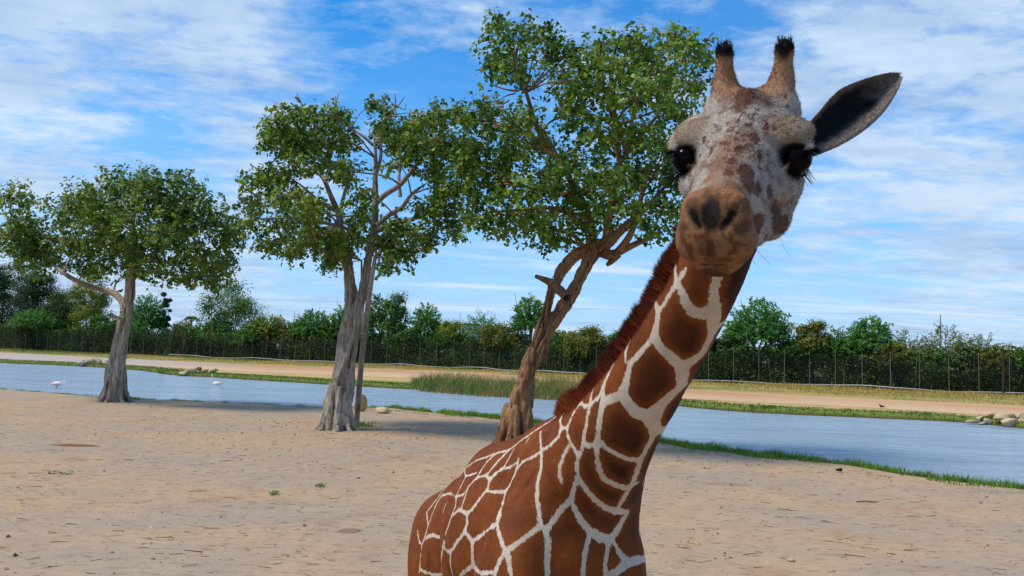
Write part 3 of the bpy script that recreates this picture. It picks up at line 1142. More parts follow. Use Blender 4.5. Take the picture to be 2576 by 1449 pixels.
    for i in pick:
        q = Vr[i]
        A = (q[2] - q[0]); sz = np.linalg.norm(A) / 1.04; A /= np.linalg.norm(A)
        B = q[3] - q[1]; B -= A * (A @ B); B /= np.linalg.norm(B)
        Nn = np.cross(B, A)
        o = bpy.data.objects.new('leaf', lme)
        M = np.eye(4)
        M[:3, 0], M[:3, 1], M[:3, 2] = B * sz, A * sz, Nn * sz
        M[:3, 3] = C[i] - ro
        o.matrix_local = Matrix(M.tolist())
        COL.objects.link(o)
        o.parent = root
    return root, cc


def conv_of(ou, ov, k):
    f = lambda X, Y: (ou + k * X, ov + k * Y)
    class Cv:
        pass
    c = Cv()
    c.k = k

    class W:
        k = 0.0

        def __call__(self, X, Y):
            return ou + self.k * X, ov + self.k * Y
    w = W()
    w.k = k
    return w


CV1, CV2, CV3 = conv_of(0.0, 383.4, .4852), conv_of(575.0, 223.6, .617), conv_of(1150.0, 32.0, .772)
PXC = conv_of(0.0, 0.0, 1.0)


def build_near_trees():
    # wide low tree
    cl = [(40, 500, 38, 40), (62, 560, 55, 48), (22, 600, 34, 36), (110, 600, 60, 48), (60, 640, 40, 34), (180, 520, 58, 48), (230, 490, 48, 36), (305, 468, 48, 38),
          (290, 555, 78, 58), (200, 610, 76, 50), (130, 660, 44, 26), (368, 450, 36, 30), (395, 500, 68, 52), (452, 455, 40, 26), (480, 520, 76, 58),
          (550, 560, 56, 48), (588, 610, 34, 46), (420, 600, 88, 58), (330, 640, 88, 44), (500, 640, 78, 50), (560, 678, 46, 36), (462, 700, 58, 26),
          (235, 668, 58, 26), (372, 684, 50, 24), (530, 715, 34, 16), (340, 500, 60, 48), (250, 540, 55, 48), (430, 545, 70, 50), (300, 610, 70, 44)]
    cl = [((x) / .4852, (y - 383.4) / .4852, rx / .4852, ry / .4852) for x, y, rx, ry in cl]
    tr = [[(592, 1292, 66), (597, 1230, 60), (602, 1150, 55), (612, 1070, 44), (625, 980, 38), (640, 900, 36), (652, 830, 30), (665, 760, 26), (678, 650, 24), (690, 540, 18)]]
    lb = [[(640, 830, 18), (636, 780, 17), (600, 735, 18), (540, 715, 15), (470, 695, 14), (400, 668, 12), (330, 625, 10), (250, 560, 8), (150, 480, 5)],
          [(640, 862, 12), (605, 855, 9), (570, 843, 8)], [(590, 718, 6), (600, 680, 5), (632, 645, 4)],
          [(690, 560, 16), (640, 470, 12), (550, 400, 8), (430, 330, 5)], [(690, 550, 17), (760, 450, 12), (860, 330, 8), (930, 200, 5)],
          [(685, 580, 14), (800, 520, 10), (950, 420, 7), (1080, 350, 4)], [(700, 560, 10), (880, 570, 7), (960, 620, 6), (1040, 642, 6), (1120, 656, 4)],
          [(690, 540, 14), (690, 400, 11), (650, 280, 8), (620, 180, 4)], [(600, 470, 8), (520, 440, 7), (470, 420, 6), (380, 370, 4)],
          [(1000, 390, 4), (1050, 400, 4), (1110, 380, 3)], [(470, 540, 5), (420, 500, 6), (350, 480, 4)]]
    big_tree('fig_tree', 'wide low fig tree on one trunk with a bent bare side limb', (590, 1287), CV1, 33.0, tr, lb, cl, (640, 400), 3.6, 32000, .150, LEAF_A, BARK_GREY, 3)
    # forked tree
    cl = [(290, 110, 80, 42), (200, 160, 60, 45), (430, 115, 85, 42), (165, 205, 45, 32), (250, 230, 88, 56), (330, 200, 76, 58), (440, 200, 76, 56), (620, 90, 46, 42), (640, 175, 55, 46),
          (720, 170, 66, 46), (800, 150, 64, 46), (860, 105, 44, 36), (930, 85, 30, 26), (780, 230, 76, 46), (880, 225, 76, 54), (955, 300, 50, 62), (850, 325, 70, 52), (690, 300, 34, 34),
          (130, 370, 74, 40), (88, 460, 40, 46), (95, 535, 28, 32), (220, 335, 74, 42), (320, 305, 64, 44), (430, 325, 44, 44), (500, 345, 46, 44), (215, 435, 80, 40), (330, 480, 86, 50),
          (250, 530, 76, 44), (175, 625, 64, 30), (262, 655, 66, 34), (350, 590, 86, 52), (430, 640, 70, 56), (415, 700, 46, 30), (520, 520, 58, 52), (545, 430, 30, 46), (505, 615, 66, 54),
          (640, 620, 56, 62), (705, 660, 66, 46), (652, 712, 46, 28), (725, 565, 74, 50), (805, 600, 56, 44), (830, 480, 74, 44), (905, 520, 56, 46), (930, 590, 24, 34), (890, 415, 74, 52), (740, 250, 60, 40)]
    tr = [[(442, 1385, 70), (446, 1310, 58), (455, 1210, 52), (474, 1100, 46), (490, 1000, 42), (504, 930, 34), (512, 880, 20)],
          [(486, 1040, 24), (496, 950, 26), (498, 870, 25), (495, 800, 23), (488, 720, 20), (470, 640, 17), (456, 560, 16), (446, 490, 15)],
          [(500, 1060, 24), (518, 960, 26), (532, 880, 24), (548, 820, 21), (560, 750, 20), (575, 650, 19), (590, 560, 18), (592, 470, 17), (596, 380, 13), (597, 280, 9), (590, 170, 6)]]
    lb = [[(445, 500, 13), (410, 420, 10), (385, 360, 9), (355, 330, 6), (290, 330, 4)], [(445, 500, 12), (380, 465, 9), (330, 440, 7), (250, 430, 4)], [(395, 380, 8), (415, 300, 7), (425, 210, 5), (450, 120, 4)],
          [(595, 470, 13), (640, 430, 11), (700, 390, 10), (750, 330, 8), (800, 260, 5)], [(600, 580, 12), (640, 565, 11), (700, 540, 9), (780, 524, 6), (850, 490, 4)],
          [(600, 560, 11), (660, 510, 10), (710, 480, 9), (745, 430, 7), (800, 390, 4)], [(598, 360, 8), (620, 280, 7), (622, 200, 6), (640, 110, 4)], [(700, 440, 8), (695, 380, 7), (700, 320, 6), (740, 250, 4)],
          [(590, 230, 7), (545, 190, 6), (500, 160, 5), (462, 125, 4)], [(450, 520, 9), (480, 400, 7), (510, 330, 4)],
          [(520, 1365, 12), (533, 1200, 12), (548, 1050, 12), (566, 900, 11), (582, 780, 10), (598, 685, 7)], [(527, 1350, 7), (545, 1120, 7), (548, 980, 6), (543, 800, 5), (542, 700, 4)]]
    dead = [[(300, 70, 5), (290, 45, 3), (278, 20, 2)], [(438, 80, 5), (440, 50, 3), (450, 18, 2)], [(436, 60, 3), (434, 30, 2)], [(620, 120, 6), (660, 90, 4), (690, 70, 3), (715, 35, 2)], [(672, 85, 4), (680, 50, 3), (678, 20, 2)],
            [(690, 72, 3), (720, 85, 2), (722, 60, 2)], [(860, 130, 4), (870, 90, 3), (875, 78, 2)], [(100, 320, 4), (88, 305, 3)], [(870, 88, 3), (910, 85, 3), (935, 75, 2)]]
    t2, cc2 = big_tree('fig_tree', 'tall fig tree with a forked trunk and bare poles along one side', (440, 1378), CV2, 25.0, tr, lb, cl, (540, 400), 3.6, 26000, .138, LEAF_A, BARK_GREY, 5, dead=dead)
    # leaning tree
    cl = [(130, 48, 46, 36), (230, 58, 54, 36), (150, 130, 58, 46), (290, 90, 50, 34), (200, 180, 66, 46), (128, 190, 36, 34), (310, 150, 66, 46), (385, 125, 50, 34), (440, 165, 56, 46), (350, 230, 76, 54),
          (480, 100, 44, 34), (560, 92, 56, 36), (620, 130, 56, 46), (700, 92, 54, 36), (760, 100, 44, 44), (800, 150, 34, 44), (560, 180, 76, 54), (680, 200, 66, 54), (765, 230, 52, 44), (480, 250, 76, 56),
          (600, 280, 86, 56), (700, 310, 66, 56), (745, 330, 40, 50), (95, 305, 46, 34), (60, 360, 44, 36), (150, 370, 66, 46), (55, 430, 56, 46), (15, 350, 26, 46), (8, 460, 30, 50), (220, 330, 46, 40), (170, 450, 86, 56),
          (270, 420, 66, 46), (100, 520, 76, 56), (55, 600, 52, 44), (190, 560, 86, 56), (90, 670, 66, 42), (170, 680, 76, 42), (270, 640, 86, 54), (300, 540, 76, 56), (380, 480, 76, 56), (400, 330, 76, 56),
          (480, 400, 76, 62), (580, 400, 76, 56), (680, 420, 66, 60), (400, 600, 86, 54), (500, 540, 86, 56), (600, 520, 76, 56), (690, 530, 56, 56), (500, 640, 76, 46), (340, 715, 70, 30), (420, 695, 56, 34),
          (600, 650, 66, 46), (690, 640, 46, 46), (635, 715, 46, 26), (285, 740, 40, 24), (735, 480, 36, 50)]
    tr = [[(188, 1404, 62), (200, 1340, 50), (214, 1255, 43), (236, 1170, 37), (258, 1105, 33)],
          [(238, 1150, 20), (252, 1090, 19), (268, 1040, 18), (288, 975, 17), (303, 915, 16), (316, 882, 19), (345, 832, 19), (382, 792, 20), (425, 765, 19), (462, 745, 17)],
          [(262, 1130, 26), (285, 1070, 25), (315, 1010, 25), (352, 950, 24), (390, 885, 21), (418, 830, 19), (448, 782, 21), (490, 750, 20), (520, 720, 15)]]
    lb = [[(318, 885, 16), (290, 872, 11), (255, 858, 6)], [(312, 890, 17), (335, 905, 16), (358, 930, 14)], [(480, 760, 18), (540, 705, 14), (600, 650, 10), (645, 618, 6)],
          [(470, 780, 18), (500, 790, 18), (525, 785, 14), (500, 812, 10), (488, 822, 6)], [(505, 800, 14), (540, 760, 13), (575, 700, 10), (600, 600, 8), (612, 520, 5)], [(530, 780, 12), (585, 752, 10), (640, 730, 5)],
          [(440, 770, 16), (436, 690, 13), (400, 600, 11), (330, 480, 9), (270, 400, 8), (225, 260, 6), (190, 150, 4)], [(485, 745, 15), (500, 640, 12), (530, 500, 11), (510, 370, 10), (500, 200, 6), (520, 110, 4)],
          [(530, 490, 9), (600, 400, 7), (680, 300, 5)], [(400, 600, 9), (300, 580, 7), (180, 560, 5)], [(345, 490, 8), (240, 400, 6), (150, 370, 4)], [(590, 660, 8), (680, 560, 6), (720, 450, 4)], [(600, 230, 5), (590, 280, 5), (545, 440, 6)],
          [(430, 700, 9), (330, 640, 7), (230, 640, 5), (120, 650, 3)]]
    dead = [[(200, 255, 4), (160, 250, 3), (115, 235, 2)], [(190, 262, 3), (150, 275, 2), (125, 300, 1.5)], [(830, 110, 3), (815, 90, 2.5), (835, 65, 2)], [(170, 285, 3), (150, 300, 2), (148, 330, 1.5)]]
    big_tree('fig_tree', 'leaning fig tree with two twisted stems rising behind the giraffe', (190, 1400), CV3, 22.0, tr, lb, cl, (430, 390), 3.5, 30000, .138, LEAF_B, BARK_BROWN, 8, dead=dead)
    return cc2


build_near_trees()


# ------------------------------------------------------------------ fence, undergrowth, trees behind
def fence_path(n):
    return resample(FENCE[1:-1], n)


def build_fence():
    rng = np.random.default_rng(41)
    P = np.concatenate([[FENCE[0] * .5 + FENCE[1] * .5], FENCE[1:-1], [FENCE[-1] * .6 + FENCE[-2] * .4]])
    Ln = np.linalg.norm(np.diff(P, axis=0), axis=1).sum()
    n = int(Ln / 2.85)
    Q = resample(P, n + 1)
    root = empty('wire_fence', (Q[n // 2][0], Q[n // 2][1], .1))
    tag(root, 'long netted fence on thin posts with a pale pipe along its foot', 'fence')
    pm = plain('fence_post_steel', L(104, 94, 80), .7, .3, .2, 2)
    H = 4.15
    pv, pf = tube([(0, 0, -.3), (0, 0, H * .5), (0, 0, H)], [.042, .04, .036], 6)
    pme = mesh_np('post', pv, pf, pm)
    for i, q in enumerate(Q):
        o = bpy.data.objects.new('post', pme)
        COL.objects.link(o)
        o.parent = root
        o.location = Vector((q[0], q[1], .1)) - root.location
        o.rotation_euler = (rng.normal() * .012, rng.normal() * .015, rng.random() * 6)
        o.scale = (1, 1, rng.uniform(.94, 1.04))
    m = bpy.data.materials.new('mesh_and_shade_film')  # dark see-through film: chain-link mesh with the shade behind it put into colour
    m.use_nodes = True
    w = NT(m.node_tree)
    b = w.n['Principled BSDF']
    b.inputs['Base Color'].default_value = (*L(34, 40, 26), 1)
    b.inputs['Roughness'].default_value = .9
    tr = w.n.new('ShaderNodeBsdfTransparent')
    mx = w.n.new('ShaderNodeMixShader')
    tc = w.n.new('ShaderNodeTexCoord').outputs['Object']
    w.link(w.mapr(w.noise(tc, .5, 3, .6), .35, .65, .06, .30), mx.inputs[0])
    w.link(tr.outputs[0], mx.inputs[1])
    w.link(b.outputs[0], mx.inputs[2])
    w.link(mx.outputs[0], w.n['Material Output'].inputs[0])
    for i in range(n):
        a, c = Q[i], Q[i + 1]
        V = []
        for t in np.linspace(0, 1, 5):
            p = a * (1 - t) + c * t
            sag = .10 * math.sin(math.pi * t)
            V += [(p[0], p[1] + .06, .16), (p[0], p[1] + .06 + .04 * math.sin(math.pi * t), 2.0), (p[0], p[1] + .06, .1 + H * .93 - sag - .25 * max(0, math.sin(i * 2.3)) )]
        F = []
        for k in range(4):
            F += [(3 * k, 3 * k + 3, 3 * k + 4, 3 * k + 1), (3 * k + 1, 3 * k + 4, 3 * k + 5, 3 * k + 2)]
        put('net_panel', mesh_np('net_panel', V, F, m), root)
    pipe = np.array([(q[0], q[1] - .10, .34 + .10 * math.sin(i * 1.3) + .05 * rng.normal()) for i, q in enumerate(Q)])
    k0 = int(n * .30)
    sp = smooth_path(np.concatenate([pipe[k0:], np.full((len(pipe) - k0, 1), .05)], 1), (n - k0) * 3)
    V, F = tube(sp[:, :3], sp[:, 3], 6)
    put('foot_pipe', mesh_np('foot_pipe', V, F, plain('pale_pipe', L(196, 192, 184), .6, .3, .15, 1)), root)
    return Q


FENCE_Q = build_fence()

FOL = {
    'dark': leaf_material('dark_foliage', L(26, 46, 18), L(78, 106, 42), .3, .6, .25),
    'mid': leaf_material('mid_foliage', L(44, 82, 28), L(112, 152, 58), .35, .6, .25),
    'feather': leaf_material('feathery_foliage', L(48, 98, 40), L(120, 172, 82), .4, .6, .2),
    'yellow': leaf_material('yellow_foliage', L(92, 108, 34), L(158, 168, 66), .4, .6, .2),
    'olive': leaf_material('olive_foliage', L(70, 80, 32), L(142, 146, 66), .35, .6, .2),
    'pale': leaf_material('pale_foliage', L(96, 108, 72), L(158, 166, 116), .4, .6, .2),
}


def fence_y(x):
    o = np.argsort(FENCE_Q[:, 0])
    return np.interp(x, FENCE_Q[o, 0], FENCE_Q[o, 1])


def far_tree(name, label, u, top, wpx, kind, behind, bottom=None, style='clump', dens=1.0, seed=0, group='trees behind the fence', leafm=1.0):
    """u, top: where its crown rises; it stands `behind` metres beyond the fence"""
    rng = np.random.default_rng(100 + seed)
    d = ray(u, 900)
    depth = 110.0
    for _ in range(6):
        x = _CO[0] + d[0] / d[1] * depth
        depth = fence_y(x) + behind
    tp = at(u, top, depth)
    x0, ztop = tp[0], tp[2] * (1.10 if name == 'scrub_tree' else 1.24)
    r = wpx / 2 * depth / FPX * 1.12
    zb = at(u, bottom + 16, depth)[2] if bottom else max(1.2, ztop * .28)
    root = empty(name, (x0, depth, .1))
    tag(root, label, 'tree', group)
    zc, rz = (ztop + zb) / 2, (ztop - zb) / 2
    # trunk and boughs
    limbs = []
    fork = max(.8, zb * .7)
    lean = rng.normal() * .25
    limbs.append([(x0, depth, -.1, .06 + .022 * ztop), (x0 + lean * .4, depth, fork * .6, .05 + .016 * ztop), (x0 + lean, depth, fork, .04 + .013 * ztop)])
    tips = []
    for k in range(7 if style != 'wisp' else 9):
        a = rng.random() * 2 * math.pi
        e = np.array([x0 + lean + math.cos(a) * r * rng.uniform(.3, .8), depth + math.sin(a) * r * rng.uniform(.3, .8), zc + rz * rng.uniform(-.1, .75)])
        m = (np.array([x0 + lean, depth, fork]) * .5 + e * .5) + rng.normal(size=3) * .25 + np.array([0, 0, .2])
        limbs.append([(x0 + lean, depth, fork, .035 + .009 * ztop), (*m, .03 + .005 * ztop), (*e, .02)])
        tips.append(e)
    V, F = limb_tubes(limbs, 5)
    put('trunk', mesh_np('trunk', V, F, BARK_FAR), root)
    C, N, T = [], [], []
    vol = r * r * rz
    if style == 'clump':
        nc = int(np.clip(16 + vol * .7, 18, 60))
        per = int(210 * dens)
        for k in range(nc):
            o = rng.normal(size=3)
            o /= np.linalg.norm(o)
            c = np.array([x0, depth, zc]) + o * (r * .74, r * .74, rz * .78) * rng.random() ** .33
            cr = rng.uniform(.22, .50) * min(r, rz * 1.3)
            q = rng.normal(size=(per, 3))
            q /= np.linalg.norm(q, axis=1, keepdims=True)
            p = c + q * cr * (rng.random((per, 1)) ** .55) * (1, 1, .8) * (1 + .22 * rng.normal(size=(per, 1)))
            C.append(p)
            N.append(q + (0, -.2, .7) + rng.normal(size=(per, 3)) * .5)
            T.append(np.full(per, rng.normal() * .14) + .10 * o[2])
        size = .27 * leafm
    else:                                   # sprays: arching twigs hung with small leaves
        ns = int(np.clip(130 + vol * 3.2, 200, 520) * dens)
        for k in range(ns):
            o = rng.normal(size=3)
            o[2] = abs(o[2]) * .9 - .25
            o /= np.linalg.norm(o)
            c = np.array([x0 + lean, depth, zc - rz * .3]) + o * (r * .66, r * .66, rz * .80) * rng.random() ** .4
            ln = rng.uniform(.8, 1.9) * (1.25 if style == 'wisp' else 1.0)
            dr = o * .9 + np.array([0, 0, .55]) + rng.normal(size=3) * .28
            dr /= np.linalg.norm(dr)
            j = 26 if style == 'spray' else 15
            t = rng.random((j, 1))
            p = c + dr * ln * t + np.array([0, 0, -.42]) * ln * t * t + rng.normal(size=(j, 3)) * .10
            C.append(p)
            N.append(np.array([0, -.3, .8]) + rng.normal(size=(j, 3)) * .6)
            T.append(np.full(j, rng.normal() * .15) + .08 * o[2])
        size = (.23 if style == 'spray' else .18) * leafm
    C, N, T = np.concatenate(C), np.concatenate(N), np.concatenate(T)
    keep = C[:, 2] > .15
    C, N, T = C[keep], N[keep], T[keep]
    V, F = leaf_cloud(C, N, size * rng.uniform(.7, 1.3, len(C)), rng, .3)
    me = mesh_np('crown', V, F, FOL[kind], False)
    vcol(me, 'tone', np.repeat(np.clip(.42 + T + rng.normal(size=len(C)) * .14, 0, 1), 4))
    tag(put('crown', me, root), kind='stuff')
    return root


def build_far_trees():
    S = [  # u, top, width, kind, behind, bottom, style, label
        (18, 676, 120, 'dark', 14, 850, 'clump', 'tall dense dark tree at the end of the fence beyond the wide low tree'),
        (100, 700, 130, 'dark', 10, 850, 'clump', 'dark rounded tree with a thick crown beside the tall dense one'),
        (170, 745, 110, 'dark', 8, 850, 'clump', 'dark tree filling the gap before the yellowish one'),
        (232, 700, 100, 'yellow', 6, 868, 'clump', 'loose yellow-green tree with a thin visible stem'),
        (100, 788, 150, 'feather', 3.0, 832, 'spray', 'low flat-topped tree spreading feathery leaves over the fence'),
        (262, 790, 70, 'mid', 4, 870, 'clump', 'small green tree behind the foot of the wide low tree'),
        (372, 740, 105, 'feather', 8, 862, 'spray', 'airy pale green feathery tree beside the wide low tree'),
        (418, 746, 30, 'dark', 10, 850, 'clump', 'narrow dark tree standing against the airy feathery one'),
        (455, 810, 70, 'pale', 14, 870, 'spray', 'thin pale shrub tree left of the rounded tree'),
        (585, 733, 165, 'mid', 9, 868, 'clump', 'big rounded green tree beside the water tower'),
        (672, 800, 118, 'yellow', 4, 862, 'spray', 'yellow-green bushy tree in front of the water tower'),
        (792, 784, 112, 'feather', 5, 868, 'spray', 'dark feathery tree with spread boughs before the forked tree'),
        (868, 770, 70, 'feather', 7, 860, 'spray', 'feathery tree half hidden by the forked trunk'),
        (945, 744, 70, 'mid', 6, 865, 'spray', 'green feathery tree beside the pole side of the forked tree'),
        (1000, 752, 76, 'mid', 5, 865, 'clump', 'dense green tree between two feathery ones'),
        (1072, 768, 84, 'feather', 5, 868, 'spray', 'light green feathery tree with a spiky top'),
        (1132, 822, 62, 'yellow', 3, 862, 'clump', 'bright yellow-green bush below the white building'),
        (1212, 798, 120, 'feather', 5, 862, 'wisp', 'sparse feathery tree before the white building'),
        (1255, 834, 130, 'olive', 2.5, 872, 'clump', 'olive-green creeper bush hanging over the fence'),
        (1340, 752, 104, 'feather', 6, 865, 'spray', 'green feathery tree behind the leaning tree'),
        (1478, 838, 130, 'olive', 3, 905, 'clump', 'broad olive bush behind the reeds'),
        (1545, 852, 60, 'mid', 4, 905, 'clump', 'small round bush beside the broad olive bush'),
        (1800, 850, 80, 'dark', 3, 920, 'clump', 'dark bush below the largest feathery tree'),
        (1912, 762, 185, 'feather', 5, 905, 'spray', 'largest feathery tree, rising behind the fence by the giraffe neck'),
        (2045, 828, 92, 'olive', 3, 884, 'clump', 'bushy olive tree next to the largest feathery tree'),
        (2118, 846, 60, 'feather', 5, 890, 'wisp', 'small wispy tree between bushy and bright ones'),
        (2190, 810, 108, 'feather', 4, 905, 'spray', 'bright green feathery tree with a pointed crown'),
        (2290, 846, 88, 'pale', 5, 935, 'wisp', 'grey-green wispy bush beside the utility pole'),
        (2370, 824, 108, 'pale', 4, 940, 'wisp', 'tall pale bamboo-like clump at the utility pole'),
        (2462, 850, 96, 'pale', 5, 945, 'wisp', 'pale wispy bush among the dark poles'),
        (2545, 872, 90, 'olive', 4, 960, 'wisp', 'thin olive bush at the last dark poles'),
    ]
    for i, (u, top, wpx, kind, behind, bottom, style, lab) in enumerate(S):
        nm = 'feathery_tree' if style in ('spray', 'wisp') else ('bush_tree' if wpx < 100 or top > 815 else 'broadleaf_tree')
        far_tree(nm, lab, u, top, wpx, kind, behind, bottom, style, 1.5 if kind == 'dark' else (1.25 if style == 'spray' else 1.0), i)
    rng = np.random.default_rng(78)
    GAPS = ['at the trunk of the wide low tree', 'under the airy feathery tree', 'below the palm', 'at the near side of the big rounded tree', 'under the yellow-green bushy tree', 'below the thin pole by the water tower',
            'beside the forked trunk', 'just past the bare poles of the forked tree', 'below the dense green tree', 'at the spiky-topped feathery tree', 'in front of the white flat-roofed building', 'between the olive creeper and the leaning tree',
            'between the leaning trunk and the broad olive bush', 'below the mane of the giraffe', 'at the throat side of the giraffe neck', 'at the far edge of the largest feathery tree', 'between the largest feathery tree and the bushy olive one',
            'past the bushy olive tree', 'before the bright feathery tree with the pointed crown', 'behind the bright feathery tree with the pointed crown', 'at the near side of the transformer pole', 'past the transformer pole',
            'among the dark timber poles', 'behind the shore rocks at the last fence posts']
    for i, u in enumerate((318, 345, 510, 545, 640, 735, 835, 905, 1035, 1105, 1165, 1290, 1418, 1570, 1840, 1990, 2020, 2085, 2150, 2245, 2335, 2425, 2505, 2570)):
        k = rng.choice(['mid', 'feather', 'feather', 'olive'])
        top = float(np.interp(u, [300, 900, 1500, 1900, 2576], [806, 800, 848, 838, 880]) + rng.uniform(-14, 12))
        far_tree('scrub_tree', {'mid': 'leafy green', 'feather': 'feathery', 'olive': 'olive'}[k] + ' scrub tree ' + GAPS[i], u, top, rng.uniform(66, 104), k, rng.uniform(2, 7), float(np.interp(u, [300, 1200, 2576], [872, 885, 935])), 'spray', 1.2, 60 + i, 'scrub trees filling gaps behind the fence')
    # palm
    rng = np.random.default_rng(77)
    p = at(482, 800, 175.0)
    root = empty('palm_tree', (p[0], p[1], 0))
    tag(root, 'small distant palm tree with drooping fronds', 'tree')
    V, F = tube([(p[0], p[1], -.1), (p[0] + .2, p[1], p[2] * .5), (p[0], p[1], p[2])], [.22, .17, .14], 6)
    put('trunk', mesh_np('trunk', V, F, BARK_FAR), root)
    for k in range(14):
        a = k / 14 * 6.283
        pr = []
        for t in np.linspace(0, 1, 6):
            rr = 1.9 * t
            pr.append((p[0] + math.cos(a) * rr, p[1] + math.sin(a) * rr, p[2] + .9 * t - 1.7 * t * t))
        pr = np.array(pr)
        C, N = [], []
        for t in rng.random(50):
            q = pr[int(t * 4.99)] * (1 - (t * 4.99) % 1) + pr[int(t * 4.99) + 1] * ((t * 4.99) % 1)
            C.append(q + rng.normal(size=3) * .12)
            N.append(rng.normal(size=3) + (0, 0, .6))
        V, F = leaf_cloud(np.array(C), np.array(N), .30, rng, .8)
        me = mesh_np('frond', V, F, FOL['olive'], False)
        vcol(me, 'tone', np.repeat(rng.uniform(.1, .6, 50), 4))
        put('frond', me, root)


build_far_trees()


def build_undergrowth():
    """scrub behind the netting: nobody could count it"""
    rng = np.random.default_rng(51)
    n = 150000
    o = np.argsort(FENCE_Q[:, 0])
    x = rng.uniform(-120, 105, n)
    y = fence_y(x) + .5 + rng.random(n) ** 1.3 * 6.0
    hmax = 3.9 + 1.5 * fbm(np.stack([x * .22, y * .2, 0 * x], 1), 1, 5, 3) + np.interp(x, [-98, -60, -30, 34, 42, 66], [.6, .4, .0, 0, -.9, -1.4])
    z = .1 + rng.random(n) ** .9 * hmax
    hole = fbm(np.stack([x * .5, z * .8, y * .3], 1), 1, 9, 3)
    k = hole + rng.normal(size=n) * .15 > -.55
    C = np.stack([x, y, z], 1)[k]
    N = rng.normal(size=C.shape) + (0, -.5, .5)
    V, F = leaf_cloud(C, N, .30 * rng.uniform(.6, 1.3, len(C)), rng, .3)
    me = mesh_np('undergrowth', V, F, FOL['dark'], False)
    tone = np.clip(.26 + .70 * fbm(C, .30, 2, 3) + rng.normal(size=len(C)) * .14 + .25 * np.clip(C[:, 2] - 3.6, 0, 1), 0, 1)
    vcol(me, 'tone', np.repeat(tone, 4))
    tag(put('undergrowth', me), 'dark green undergrowth filling the space behind the fence', 'undergrowth', kind='stuff')
    # lighter bushes among it
    n = 60000
    x = rng.uniform(-120, 105, n)
    y = fence_y(x) + .4 + rng.random(n) * 3.0
    hm = 3.2 + 2.6 * fbm(np.stack([x * .35, 0 * x, 0 * x], 1), 1, 15, 3)
    z = .1 + rng.random(n) * np.maximum(hm, .3)
    cl = fbm(np.stack([x * .45, z * .5, y * .2], 1), 1, 19, 3)
    k = cl + rng.normal(size=n) * .12 > .12
    C = np.stack([x, y, z], 1)[k]
    V, F = leaf_cloud(C, rng.normal(size=C.shape) + (0, -.5, .5), .26 * rng.uniform(.6, 1.3, len(C)), rng, .3)
    me = mesh_np('understorey_bushes', V, F, FOL['olive'], False)
    vcol(me, 'tone', np.repeat(np.clip(.2 + .5 * fbm(C, .5, 22, 2) + rng.normal(size=len(C)) * .15, 0, 1), 4))
    tag(put('understorey_bushes', me), 'olive-green bushes pressing against the back of the fence', 'bushes', kind='stuff')
    # thin stems showing through
    parts = []
    for k in range(110):
        x = rng.uniform(-95, 62)
        y = float(fence_y(x)) + rng.uniform(.6, 3)
        h = rng.uniform(2.0, 4.2)
        parts.append(tube([(x, y, 0), (x + rng.normal() * .2, y, h * .5), (x + rng.normal() * .5, y, h)], [.07, .05, .03], 5))
    V, F = merge(parts)
    tag(put('undergrowth_stems', mesh_np('undergrowth_stems', V, F, BARK_FAR)), 'thin bare stems among the undergrowth behind the fence', 'undergrowth', kind='stuff')
    # a far-off line of woodland
    n = 30000
    x = rng.uniform(-330, 330, n)
    y = 300 + rng.random(n) * 40
    h = 8.0 + 4 * fbm(np.stack([x * .06, 0 * x, 0 * x], 1), 1, 2, 3)
    C = np.stack([x, y, rng.random(n) ** .7 * np.maximum(h, 1)], 1)
    V, F = leaf_cloud(C, rng.normal(size=C.shape) + (0, -.4, .6), 1.3 * rng.uniform(.6, 1.3, n), rng, .3)
    me = mesh_np('far_woodland', V, F, FOL['olive'], False)
    vcol(me, 'tone', np.repeat(np.clip(.3 + rng.normal(size=n) * .2, 0, 1), 4))
    tag(put('far_woodland', me), 'low far-off woodland along the horizon', 'woodland', kind='stuff')


build_undergrowth()
